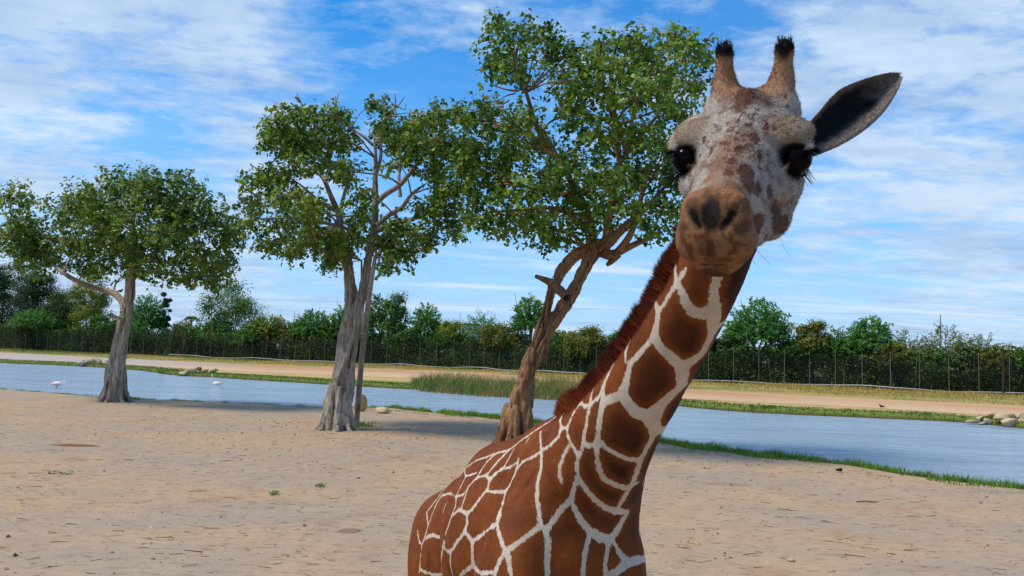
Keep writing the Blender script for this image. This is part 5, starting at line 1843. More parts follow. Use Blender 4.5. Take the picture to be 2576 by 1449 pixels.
def face_paint(q):
    """base colour of the head (own frame) and the spot field"""
    x, y, z = q[:, 0], q[:, 1], q[:, 2]
    ax = np.abs(x)
    mq0 = np.stack([ax, y, z], 1)
    n1, n2 = fbm(q, 38, 1), fbm(q * (1, .5, 1), 90, 2)
    col = np.tile(lin(172, 161, 148), (len(q), 1))

    def over(c, w):
        nonlocal col
        w = np.clip(w, 0, 1)[:, None]
        col = col * (1 - w) + np.asarray(c) * w
    # tan wash along the bridge of the nose, forehead freckled brown
    over(lin(140, 100, 70), .75 * sstep(.055 - ax + .012 * n1, 0, .03) * sstep(y, .02, .13))
    over(lin(116, 84, 62), .75 * sstep(.085 - ax + .02 * n1, 0, .05) * sstep(-y, .02, .08))
    over(lin(126, 86, 60), .6 * sstep(n1, .0, .45) * sstep(y, -.2, .1))
    # knob
    dk = np.linalg.norm((q - (0, -.075, .095)) / (.022, .060, .06), axis=1)
    over(lin(92, 56, 42), .95 * sstep(1.35 - dk + .3 * n1, 0, .5))
    # brow folds: tan
    db = np.linalg.norm((q[:, :] * (0, 1, 1) + np.stack([ax, 0 * x, 0 * x], 1) - (.12, -.04, .055)) / (.06, .06, .045), axis=1)
    over(lin(134, 110, 84), .75 * sstep(1.25 - db, 0, .5))
    # muzzle
    mz = sstep(y + .012 * n1 - .3 * np.clip(z + .02, -.03, .06), .205, .245)
    over(lin(146, 102, 66), mz)
    over(lin(92, 56, 32), mz * .75 * sstep(n2, .0, .5))
    nose = np.linalg.norm((q - (0, .325, .000)) / (.020, .06, .032), axis=1)
    over(lin(20, 14, 12), .97 * sstep(1.22 - nose + .22 * n1, 0, .4))
    groove = np.linalg.norm((q - (0, .35, -.066)) / (.009, .04, .018), axis=1)
    over(lin(40, 26, 20), .85 * sstep(1.3 - groove + .4 * n1, 0, .6))
    mid = np.linalg.norm((q - (0, .34, -.06)) / (.050, .06, .040), axis=1)
    over(lin(96, 58, 34), .6 * sstep(.95 - mid + .6 * n2, 0, .6))
    for sx in (-1, 1):
        no = np.linalg.norm((q - (sx * .042, .315, .004)) / (.024, .034, .024), axis=1)
        over(lin(44, 28, 20), .60 * sstep(1.05 - no + .35 * n1, 0, .5))
        ni = sd_cone(q, (sx * .022, .330, -.026), (sx * .041, .325, -.001), .008, .011)
        over(lin(9, 6, 5), sstep(-ni, -.003, .003))
        rim = sd_cone(q, (sx * .032, .334, -.034), (sx * .056, .318, -.006), .006, .006)
        over(lin(150, 112, 74), .8 * sstep(-rim, -.004, .003))
        ed = np.linalg.norm((q - (sx * .058, .325, -.030)) / (.020, .03, .012), axis=1)
        over(lin(60, 34, 24), .7 * sstep(1.1 - ed + .4 * n1, 0, .6))
    chin = np.linalg.norm((q - (0, .30, -.145)) / (.040, .05, .026), axis=1)
    over(lin(52, 34, 22), .85 * sstep(1.2 - chin + .3 * n1, 0, .6))
    mo = np.minimum(sd_cone(mq0, (.0, .347, -.112), (.066, .285, -.100), .002, .002), sd_cone(mq0, (.066, .285, -.100), (.068, .20, -.085), .002, .001))
    over(lin(44, 28, 20), .85 * sstep(-mo, -.006, .0))
    # horns: tan, black at the top
    hz = np.stack([ax - .068, y + .205, 0 * z], 1)
    hn = (np.linalg.norm(hz, axis=1) < .075) & (z > .07)
    over(lin(172, 122, 82), hn * .8 * sstep(z, .075, .115))
    over(lin(130, 84, 52), hn * .5 * sstep(n2, 0, .5) * sstep(z, .08, .12))
    over(lin(26, 22, 24), hn * sstep(z + .008 * n1, .166, .184))
    # round the eyes
    mq = np.stack([ax, y, z], 1)
    de = np.linalg.norm((mq - EYE - (0, .006, 0)) / (.046, .050, .040), axis=1)
    over(lin(14, 11, 10), sstep(1.18 - de + .16 * n1, 0, .32))
    # black brow lashes line above, pale lid between
    dl = np.linalg.norm((mq - EYE - (-.004, .028, .028)) / (.034, .03, .016), axis=1)
    over(lin(16, 12, 11), sstep(1.2 - dl + .2 * n1, 0, .4))
    dp = np.linalg.norm((mq - EYE - (.030, .0, .030)) / (.016, .022, .007), axis=1)
    over(lin(150, 148, 146), .8 * sstep(1.1 - dp, 0, .3))
    # tear line towards the nose
    tl = sd_cone(mq, (.112, .036, -.008), (.058, .085, .012), .004, .003)
    over(lin(84, 66, 56), .7 * sstep(-tl + .004 * n1, -.006, .003))
    # spots
    D = np.full(len(q), .05)
    for sx_, sy_, sz_, rx, ry in FACE_SPOTS:
        if sy_ > 205:
            continue
        c = np.array([sx_, sy_, sz_]) / 1000
        rx, ry = rx / 960, ry / 960
        dq = q - c
        w = np.sqrt(dq[:, 1] ** 2 + dq[:, 2] ** 2) * .75
        e = (np.sqrt((dq[:, 0] / rx) ** 2 + (w / ry) ** 2) - 1) * min(rx, ry)
        D = np.minimum(D, e)
    fr = np.random.default_rng(9)
    for _ in range(150):
        cx, cy, r = fr.normal() * .05, fr.uniform(-.12, .16), fr.uniform(.0018, .0048)
        e = np.hypot(x - cx, (y - cy) * .7) - r
        D = np.where((z > -.03) & (np.abs(x) < .1), np.minimum(D, e), D)
    return col * .90, D


def giraffe_material():
    m, w, b = material('giraffe_coat', 0.7, 0.18)
    tc = w.n.new('ShaderNodeTexCoord').outputs['Object']
    seam, coat, hood, spot, flow = (w.attr(k) for k in ('seam', 'coat', 'hood', 'spot', 'pigment_shade'))
    n = w.noise(w.map(tc, scale=(1, 1, .35)), 150, 4, 0.75)
    edge = w.math('ADD', seam.outputs['Fac'], w.math('MULTIPLY', w.math('SUBTRACT', n, 0.5), 0.020))
    f = w.mapr(edge, -0.0012, 0.0016)
    n2 = w.noise(tc, 9, 6, 0.68)
    n3 = w.noise(tc, 210, 3, 0.7)
    brown = w.mix(w.mapr(n2, .3, .7), lin(102, 49, 16), lin(142, 75, 25))
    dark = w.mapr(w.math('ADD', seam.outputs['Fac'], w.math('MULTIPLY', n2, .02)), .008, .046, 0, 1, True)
    brown = w.mix(w.math('MULTIPLY', dark, flow.outputs['Fac']), brown, lin(34, 12, 6))  # dark centres: own pigment together with shade painted on the throat side
    brown = w.mix(w.mapr(n3, .35, .70, 0, .42), brown, lin(70, 30, 12))
    white = w.mix(w.mapr(n3, .3, .8), w.mix(w.mapr(n2, .35, .7), lin(218, 207, 190), lin(190, 172, 146)), lin(178, 162, 140))
    body = w.mix(f, white, brown)
    sp = w.math('ADD', spot.outputs['Fac'], w.math('MULTIPLY', w.math('SUBTRACT', w.noise(tc, 130, 4, 0.7), 0.5), 0.018))
    face = w.mix(w.mapr(sp, .0016, -.0016, 0, .88), coat.outputs['Color'], w.mix(n3, lin(70, 34, 15), lin(106, 56, 28)))
    face = w.mix(w.mapr(n3, .4, .8, 0, .28), face, w.mix(1.0, face, (.55, .5, .46), 'MULTIPLY'))
    w.link(w.mix(hood.outputs['Fac'], body, face), b.inputs['Base Color'])
    hh = w.math('ADD', w.noise(tc, 260, 3, 0.7), w.math('MULTIPLY', w.noise(tc, 40, 3, 0.5), 1.2))
    w.link(w.bump(hh, 0.35, 0.004), b.inputs['Normal'])
    return m


def ear_sheet(up, lo_, cup, thick, nu=28, nv=14):
    """a cupped ear between two edge curves; cup is the vector its hollow sinks along"""
    U, L_ = smooth_path(up, nu), smooth_path(lo_, nu)
    V, S = [], []
    for side in (0, 1):
        for i in range(nu):
            t = i / (nu - 1)
            wdt = np.linalg.norm(U[i] - L_[i])
            for j in range(nv):
                s = j / (nv - 1)
                p = U[i] * (1 - s) + L_[i] * s
                dep = (1 - (2 * s - 1) ** 2) ** .8 * wdt * .30
                rim = side * thick * (min(1, 4 * min(s, 1 - s, max(t, .12), 1 - t) + .25))
                V.append(p + cup * (dep + rim))
                S.append((t, s, side))
    F = []
    N = nu * nv
    for i in range(nu - 1):
        for j in range(nv - 1):
            a = i * nv + j
            F.append((a, a + 1, a + nv + 1, a + nv))
            F.append((N + a, N + a + nv, N + a + nv + 1, N + a + 1))
    for i in range(nu - 1):
        for j in (0, nv - 1):
            a = i * nv + j
            F.append((a, a + nv, N + a + nv, N + a) if j == 0 else (a, N + a, N + a + nv, a + nv))
    for i in (0, nu - 1):
        for j in range(nv - 1):
            a = i * nv + j
            F.append((a, N + a, N + a + 1, a + 1))
    return np.array(V), np.array(F), np.array(S)


def hair_tris(P, D, L, W, rng, bend=None, seg=1):
    """thin tapering blades: roots P, directions D, lengths L, widths W -> V, F(tris), root index of each vertex"""
    n = len(P)
    R = rng.normal(size=(n, 3))
    X = np.cross(D, R)
    X /= np.linalg.norm(X, axis=1, keepdims=True) + 1e-9
    L, W = np.broadcast_to(L, n)[:, None], np.broadcast_to(W, n)[:, None]
    if seg == 1:
        V = np.stack([P - X * W / 2, P + X * W / 2, P + D * L], 1)
        F = np.arange(n * 3).reshape(-1, 3)
        return V.reshape(-1, 3), F, np.repeat(np.arange(n), 3)
    B = bend if bend is not None else np.zeros((n, 3))
    rows = []
    for k in range(seg):
        t = k / seg
        c = P + D * L * t + B * L * t * t
        rows += [c - X * W / 2 * (1 - t * .7), c + X * W / 2 * (1 - t * .7)]
    rows.append(P + D * L + B * L)
    V = np.stack(rows, 1)
    m = V.shape[1]
    f = []
    for k in range(seg - 1):
        a = 2 * k
        f += [(a, a + 1, a + 3), (a, a + 3, a + 2)]
    a = 2 * (seg - 1)
    f.append((a, a + 1, a + 2))
    F = (np.arange(n)[:, None, None] * m + np.array(f)[None]).reshape(-1, 3)
    return V.reshape(-1, 3), F, np.repeat(np.arange(n), m)


def build_giraffe(h=.0075):
    rng = np.random.default_rng(5)
    V, F = surface_net(giraffe_sdf, (-1.4, 1.0, -0.02), (1.4, 5.0, 3.9), h, 4)
    V = relax(V, F, 2, .5)
    q = (V - H_E) @ HR
    hood = np.zeros(len(V))
    near = np.linalg.norm(q, axis=1) < .6
    hood[near] = sstep(-head_sdf(q[near]), -.020, -.004)
    S = seam_field(V, vnormals(V, F), rng)
    coat, spot = np.zeros((len(V), 3)) + .3, np.full(len(V), .05)
    coat[near], spot[near] = face_paint(q[near])
    # soft wrinkles over the brows, folds at the shoulder
    N = vnormals(V, F)
    ax = np.abs(q[:, 0])
    wr = np.exp(-(((ax - .10) / .035) ** 2 + ((q[:, 1] + .02) / .04) ** 2 + ((q[:, 2] - .055) / .03) ** 2))
    V = V - N * (np.sin(q[:, 1] * 420 + ax * 260)[:, None] * .0011 * wr[:, None])
    # folds of skin at the shoulder and flank, the shoulder blade under the hide
    bf = (V - G_ORG) @ FB
    br = (V - G_ORG) @ RB
    bz = V[:, 2] - WZ
    fo = np.zeros(len(V))
    for f0, sl, z0, z1, am in ((.10, .22, -.62, -.12, .010), (.02, .16, -.66, -.20, .008), (-.07, .10, -.62, -.22, .006), (-.52, -.10, -.80, -.34, .008), (-.66, -.12, -.90, -.42, .009), (-.80, -.10, -1.0, -.48, .009), (-.93, -.05, -1.0, -.55, .007)):
        line = f0 + sl * (bz + .4) + .012 * np.sin(bz * 17 + f0 * 40)
        fo -= am * np.exp(-((bf - line) / .016) ** 2) * sstep(bz, z0, z0 + .12) * (1 - sstep(bz, z1 - .12, z1)) * sstep(np.abs(br), .08, .16)
    V = V + N * fo[:, None]
    V = V + N * (fbm(V, 60, 3, 2) * .0006 + fbm(V, 9, 4, 2) * .003 * (1 - near))[:, None]
    # patch centres darkened towards the throat side: dark pigment plus painted-in shade
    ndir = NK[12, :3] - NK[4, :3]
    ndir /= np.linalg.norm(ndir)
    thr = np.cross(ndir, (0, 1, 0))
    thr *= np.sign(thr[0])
    pigment_shade = np.clip(.66 + .9 * (N @ thr), 0, .95) * sstep(V[:, 2], WZ - .50, WZ - .15)
    # ears
    eu = [(2028, 318), (2064, 277), (2092, 244), (2120, 221), (2176, 198), (2236, 183), (2266, 184)]
    el = [(2040, 396), (2092, 376), (2139, 352), (2185, 320), (2227, 278), (2254, 236), (2271, 196)]
    dep = np.linspace(1.84, 1.93, 7)
    E1 = ear_sheet([at(u, v, d) for (u, v), d in zip(eu, dep)], [at(u, v, d - .015) for (u, v), d in zip(el, dep)],
                   np.array([-.15, .97, .15]), .010)
    b0 = hd(-.095, -.11, .042)
    e1 = np.array([-.10, .99, .03]); e2 = np.array([.16, -.06, .98])
    ee = []
    for sgn in (1, -1):
        ee.append([b0 + e1 * (.27 * t) + e2 * sgn * wd for t, wd in ((0, .022), (.15, .036), (.35, .044), (.6, .040), (.8, .028), (1, .004))])
    E2 = ear_sheet(ee[0], ee[1], np.array([-.97, -.2, .1]), .012)
    for Ve, Fe, Se in (E1, E2):
        F = np.concatenate([F, Fe + len(V)])
        V = np.concatenate([V, Ve])
        t, s, side = Se.T
        rim = np.minimum.reduce([s, 1 - s, (1 - t) * 1.2])
        nn = fbm(Ve, 55, 7)
        c_in = np.where((sstep(rim + .05 * nn + .10 * (.5 - s), .06, .26) * sstep(1 - t + .1 * nn, .10, .35))[:, None] > 0, 1, 1) * 1.0
        k = (sstep(rim + .06 * nn + .12 * (.5 - s), .07, .25) * sstep(1.02 - t + .06 * nn, .12, .40))[:, None]
        cin = lin(118, 106, 96) * (1 - k) + lin(12, 11, 11) * k
        cout = np.tile(lin(176, 158, 134), (len(Ve), 1))
        coat = np.concatenate([coat, np.where(side[:, None] > .5, cout, cin)])
        hood = np.concatenate([hood, np.ones(len(Ve))])
        spot = np.concatenate([spot, np.full(len(Ve), .05)])
        S = np.concatenate([S, np.full(len(Ve), .05)])
        pigment_shade = np.concatenate([pigment_shade, np.zeros(len(Ve))])
    mat = giraffe_material()
    root = empty('giraffe', tuple(G_ORG))
    tag(root, 'giraffe with brown net-patterned coat bending its neck and looking straight ahead', 'giraffe')

    def attrs(me, idx=None):
        for nm, arr in (('seam', S), ('coat', coat), ('hood', hood), ('spot', spot), ('pigment_shade', pigment_shade)):
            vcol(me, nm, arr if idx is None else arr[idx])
    me = mesh_np('body', V, F, mat)
    attrs(me)
    put('body', me, root)
    # short coat hair over what stands near the viewer's side
    N = vnormals(V, F)
    A = np.linalg.norm(np.cross(V[F[:, 2]] - V[F[:, 0]], V[F[:, 3]] - V[F[:, 1]]), axis=1)
    C = V[F].mean(1)
    headf = hood[F].mean(1)
    wt = A * (1 + 3.5 * headf) * (C[:, 2] > 1.25)
    cdf = np.cumsum(wt)
    nh = 170000
    fi = np.searchsorted(cdf, rng.random(nh) * cdf[-1])
    w4 = rng.dirichlet(np.ones(4) * .7, nh)
    root_v = F[fi, 0]
    P = (V[F[fi]] * w4[:, :, None]).sum(1)
    Nf = N[root_v]
    qh = (P - H_E) @ HR
    hf = headf[fi][:, None]
    horn = ((qh[:, 2] > .09) & (np.abs(np.abs(qh[:, 0]) - .068) < .06) & (qh[:, 1] < -.12))[:, None]
    flow = np.where(horn, HZ * .9 - HY * .1, np.where(hf > .5, -HY * .8 + HZ * .1 + HX * np.sign(qh[:, :1]) * .35, -FB * .35 + np.array([0, .12, -.9])))
    T = flow - Nf * (flow * Nf).sum(1, keepdims=True)
    T /= np.linalg.norm(T, axis=1, keepdims=True) + 1e-6
    D = T + Nf * np.where(hf > .5, .42, .12) + rng.normal(size=T.shape) * np.where(hf > .5, .22, .10)
    D /= np.linalg.norm(D, axis=1, keepdims=True)
    Lh = np.where(hf[:, 0] > .5, rng.uniform(.006, .013, nh), rng.uniform(.005, .009, nh)) * np.where((hf[:, 0] > .5) & (qh[:, 1] > .18), .45, 1)
    Vh, Fh, ri = hair_tris(P - Nf * .0006, D, Lh, np.where(hf[:, 0] > .5, .0013, .0016), rng)
    mh = mesh_np('coat_hair', Vh, Fh, mat, smooth=False)
    vi = root_v[ri]
    k4 = F[fi][ri]
    w4r = w4[ri]
    for nm, arr in (('seam', S), ('hood', hood), ('spot', spot), ('pigment_shade', pigment_shade)):
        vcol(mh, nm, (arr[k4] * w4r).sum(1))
    jit = rng.uniform(.72, 1.22, nh)[ri][:, None]
    vcol(mh, 'coat', np.clip((coat[k4] * w4r[:, :, None]).sum(1) * jit, 0, 1))
    tag(put('coat_hair', mh, root), kind='stuff')

    # eyes
    em, w, b = material('giraffe_eye', 0.08, 0.06)
    b.inputs['Base Color'].default_value = (*lin(12, 8, 7), 1)
    lm, w, b = material('lash_hair', 1.0, 0.0)
    b.inputs['Base Color'].default_value = (.004, .0035, .0035, 1)
    for sx in (-1, 1):
        V2, F2 = surface_net(lambda p: sd_ell(p, (0, 0, 0), (EYE_R,) * 3), (-.05,) * 3, (.05,) * 3, .006, 2)
        V2 *= EYE_R / np.linalg.norm(V2, axis=1, keepdims=True)
        put('eye', mesh_np('eye', V2 + hd(sx * EYE[0], EYE[1], EYE[2]), F2, em), root)
        # lashes: upper row sweeping out and down, sparse lower row
        Pl, Dl, Ll = [], [], []
        for k in range(150):
            t = rng.random()
            lid = smooth_path(LIDS[0:5], 20) if k < 115 else smooth_path(LIDS[4:9], 20)
            c = lid[int(t * 19)][:3] + rng.normal(size=3) * .002
            out = np.array([c[0] - EYE[0], c[1] - EYE[1], c[2] - EYE[2]])
            out /= np.linalg.norm(out)
            dd = out * (.55 if k < 115 else .4) + np.array([.75, .35, -.45 if k < 115 else -.5]) + rng.normal(size=3) * .12
            dd /= np.linalg.norm(dd)
            Pl.append(hd(sx * c[0], c[1], c[2]))
            Dl.append(HR @ np.array([sx * dd[0], dd[1], dd[2]]))
            Ll.append(rng.uniform(.016, .034))
        Vl, Fl, _ = hair_tris(np.array(Pl), np.array(Dl), np.array(Ll), .0022, rng, np.tile((0, 0, -.25), (150, 1)), 3)
        put('eyelashes', mesh_np('eyelashes', Vl, Fl, lm, False), root)
        # black tuft on each horn
        n = 300
        c = np.stack([sx * (.070 + rng.normal(size=n) * .013), -.222 + rng.normal(size=n) * .013, rng.uniform(.165, .210, n)], 1)
        o = np.stack([sx * (np.abs(c[:, 0]) - .070), c[:, 1] + .222, np.zeros(n)], 1)
        o *= sx if sx < 0 else 1
        o[:, 0] *= 1 if sx > 0 else 1
        o /= np.linalg.norm(o, axis=1, keepdims=True) + 1e-6
        P3 = np.array([sx * .070, -.222, 0]) + o * .019 * np.sqrt(np.clip(1 - ((c[:, 2:] - .18) / .04) ** 2, 0, 1)) + np.stack([0 * c[:, 0], 0 * c[:, 0], c[:, 2]], 1)
        D3 = o * .30 + np.array([0, -.05, 1.0]) + rng.normal(size=(n, 3)) * .22
        D3 /= np.linalg.norm(D3, axis=1, keepdims=True)
        L3 = rng.uniform(.005, .013, n) * np.where(rng.random(n) < .05, 1.9, 1)
        Vt, Ft, _ = hair_tris(H_E + P3 @ HR.T, D3 @ HR.T, L3, .0016, rng, rng.normal(size=(n, 3)) * .25, 3)
        put('horn_tuft', mesh_np('horn_tuft', Vt, Ft, lm, False), root)
    # mane
    n = 9000
    t = rng.random(n) ** .85
    ts = np.linspace(0, 1, 60)
    path = smooth_path(NK[:, :4], 60)
    lo_t, hi_t = .235, .90
    tt = lo_t + (hi_t - lo_t) * t
    c = np.stack([np.interp(tt, ts, path[:, k]) for k in range(4)], 1)
    g = np.gradient(path[:, :3], axis=0)
    g /= np.linalg.norm(g, axis=1, keepdims=True)
    T = np.stack([np.interp(tt, ts, g[:, k]) for k in range(3)], 1)
    Dm = -np.cross(T, np.tile((0.05, 1.0, -.1), (n, 1)))
    Dm *= np.sign(-Dm[:, :1])
    Dm /= np.linalg.norm(Dm, axis=1, keepdims=True)
    Bn = np.cross(T, Dm)
    side = rng.normal(size=(n, 1)) * .012
    P = c[:, :3] + Dm * c[:, 3:4] * .90 + Bn * side
    # let the roots meet the skin
    for _ in range(4):
        P = P - Dm * giraffe_sdf(P)[:, None]
    clump = fbm(np.stack([t * 26, 0 * t, 0 * t], 1), 1, 3)
    Lm = (.027 + .010 * clump + .010 * sstep(t, .05, .3)) * rng.uniform(.75, 1.15, n)
    low = 1 - sstep(t, .03, .13)
    Lm = Lm * (1 - .45 * low)
    tuft = np.exp(-((t - .115) / .03) ** 2) + .8 * np.exp(-((t - .045) / .03) ** 2)
    Lm = Lm + .028 * tuft
    D2 = Dm + T * (.10 + .30 * clump[:, None]) + rng.normal(size=(n, 3)) * .10
    D2 /= np.linalg.norm(D2, axis=1, keepdims=True)
    Vm, Fm, ri = hair_tris(P, D2, Lm, .0026, rng, T * .12 + rng.normal(size=(n, 3)) * .05, 3)
    mm, w, b = material('mane_hair', 0.45, 0.35)
    w.link(w.attr('coat').outputs['Color'], b.inputs['Base Color'])
    me = mesh_np('mane', Vm, Fm, mm, False)
    mx = sstep(t, .05, .30)[:, None]
    cm = lin(158, 80, 28) * (1 - mx) + lin(136, 58, 36) * mx
    cm = cm * rng.uniform(.55, 1.25, (n, 1))
    tip = (np.arange(7) / 6.0)[None, :, None]
    cm = np.repeat(cm[:, None, :], 7, 1) * (1.25 - .85 * tip * mx[:, None, :])
    vcol(me, 'coat', cm.reshape(-1, 3))
    put('mane', me, root)
    # tail tuft
    n = 500
    P = gb(-1.43, 0, WZ - 1.1) + rng.normal(size=(n, 3)) * (.012, .012, .09)
    D = np.array([0, 0, -1.0]) + rng.normal(size=(n, 3)) * .12
    Vt, Ft, _ = hair_tris(P, D, rng.uniform(.2, .45, n), .003, rng, rng.normal(size=(n, 3)) * .08, 3)
    put('tail_tuft', mesh_np('tail_tuft', Vt, Ft, lm, False), root)
    # a few long whiskers
    Pw, Dw = [], []
    for x, y, z, dx, dy, dz, l in ((.10, .0, .085, .1, .1, 1, .07), (.12, -.01, .085, .15, 0, 1, .055), (.115, .06, -.10, .8, .1, -.6, .07),
                                   (.09, .05, -.15, .3, .2, -1, .08), (.06, .24, -.14, .6, .1, -.9, .05), (.07, .22, -.13, .8, .1, -.7, .05)):
        Pw.append(hd(x, y, z)); d = np.array([dx, dy, dz]); Dw.append(HR @ (d / np.linalg.norm(d)) * l)
    Pw, Dw = np.array(Pw), np.array(Dw)
    for _ in range(3):
        Pw = Pw - Dw / np.linalg.norm(Dw, axis=1, keepdims=True) * giraffe_sdf(Pw)[:, None]
    Vw, Fw, _ = hair_tris(Pw, Dw, 1.0, .0010, rng, rng.normal(size=Dw.shape) * .01, 4)
    put('whiskers', mesh_np('whiskers', Vw, Fw, lm, False), root)
    return root


build_giraffe()


# ------------------------------------------------------------------ smaller things
def rock_mesh(rng, size, sub=3, name='stone', mat=None, flat=.7):
    """an angular stone: a sphere cut by random planes, then roughened"""
    n = 15
    th = np.linspace(0, 2 * math.pi, 14, endpoint=False)
    V = [(0, 0, -1.0)]
    ph = np.linspace(-math.pi / 2, math.pi / 2, 9)[1:-1]
    for p in ph:
        for t in th:
            V.append((math.cos(p) * math.cos(t), math.cos(p) * math.sin(t), math.sin(p)))
    V.append((0, 0, 1.0))
    V = np.array(V)
    D = rng.normal(size=(n, 3))
    D /= np.linalg.norm(D, axis=1, keepdims=True)
    for d in D:
        c = rng.uniform(.42, .78)
        k = V @ d
        V = V - d * np.maximum(0, k - c)[:, None] * .92
    V = V * (1 + .05 * fbm(V, 2.5, float(rng.random() * 9), 3))[:, None]
    V = V * np.array([size[0], size[1], size[2]])
    F = []
    m = 14
    for i in range(len(ph) - 1):
        for j in range(m):
            a = 1 + i * m + j
            b = 1 + i * m + (j + 1) % m
            F.append((a, b, b + m, a + m))
    for j in range(0, m, 2):
        F.append((0, 1 + (j + 2) % m, 1 + j + 1, 1 + j))
        k = 1 + (len(ph) - 1) * m
        F.append((len(V) - 1, k + j, k + j + 1, k + (j + 2) % m))
    me = mesh_np(name, V, F, mat, False)
    return me


def stone_material(name, a, b_, c):
    m, w, b = material(name, .9, .2)
    tc = w.n.new('ShaderNodeTexCoord').outputs['Object']
    n = w.noise(tc, 4, 6, .65)
    col = w.mix(w.mapr(n, .35, .65), a, b_)
    col = w.mix(w.mapr(w.noise(tc, 11, 5, .7), .55, .75, 0, .7), col, c)
    w.link(col, b.inputs['Base Color'])
    w.link(w.bump(w.noise(tc, 14, 5, .7), .7, .03), b.inputs['Normal'])
    return m


STONE = stone_material('pale_sandstone', L(206, 182, 142), L(176, 150, 112), L(112, 92, 72))
STONE_G = stone_material('grey_sandstone', L(176, 162, 142), L(146, 128, 106), L(84, 72, 60))
STONE_B = stone_material('brown_stone', L(118, 84, 58), L(96, 66, 46), L(60, 42, 32))


def rock(u, v, wpx, hpx, z, label, mat, rng, group=None, name='stone', dy=.7):
    p = onz(u, v, z)
    s = p[1] / FPX
    hw, hh = wpx / 2 * s, hpx * s
    me = rock_mesh(rng, (hw * 1.45, hw * dy * 1.4, hh * .85), mat=mat, name=name)
    o = put(name, me, None, (p[0], p[1] + hw * dy * .5, z + hh * .42))
    o.rotation_euler = (rng.normal() * .12, rng.normal() * .12, rng.random() * .8 - .4)
    return tag(o, label, 'stone', group)


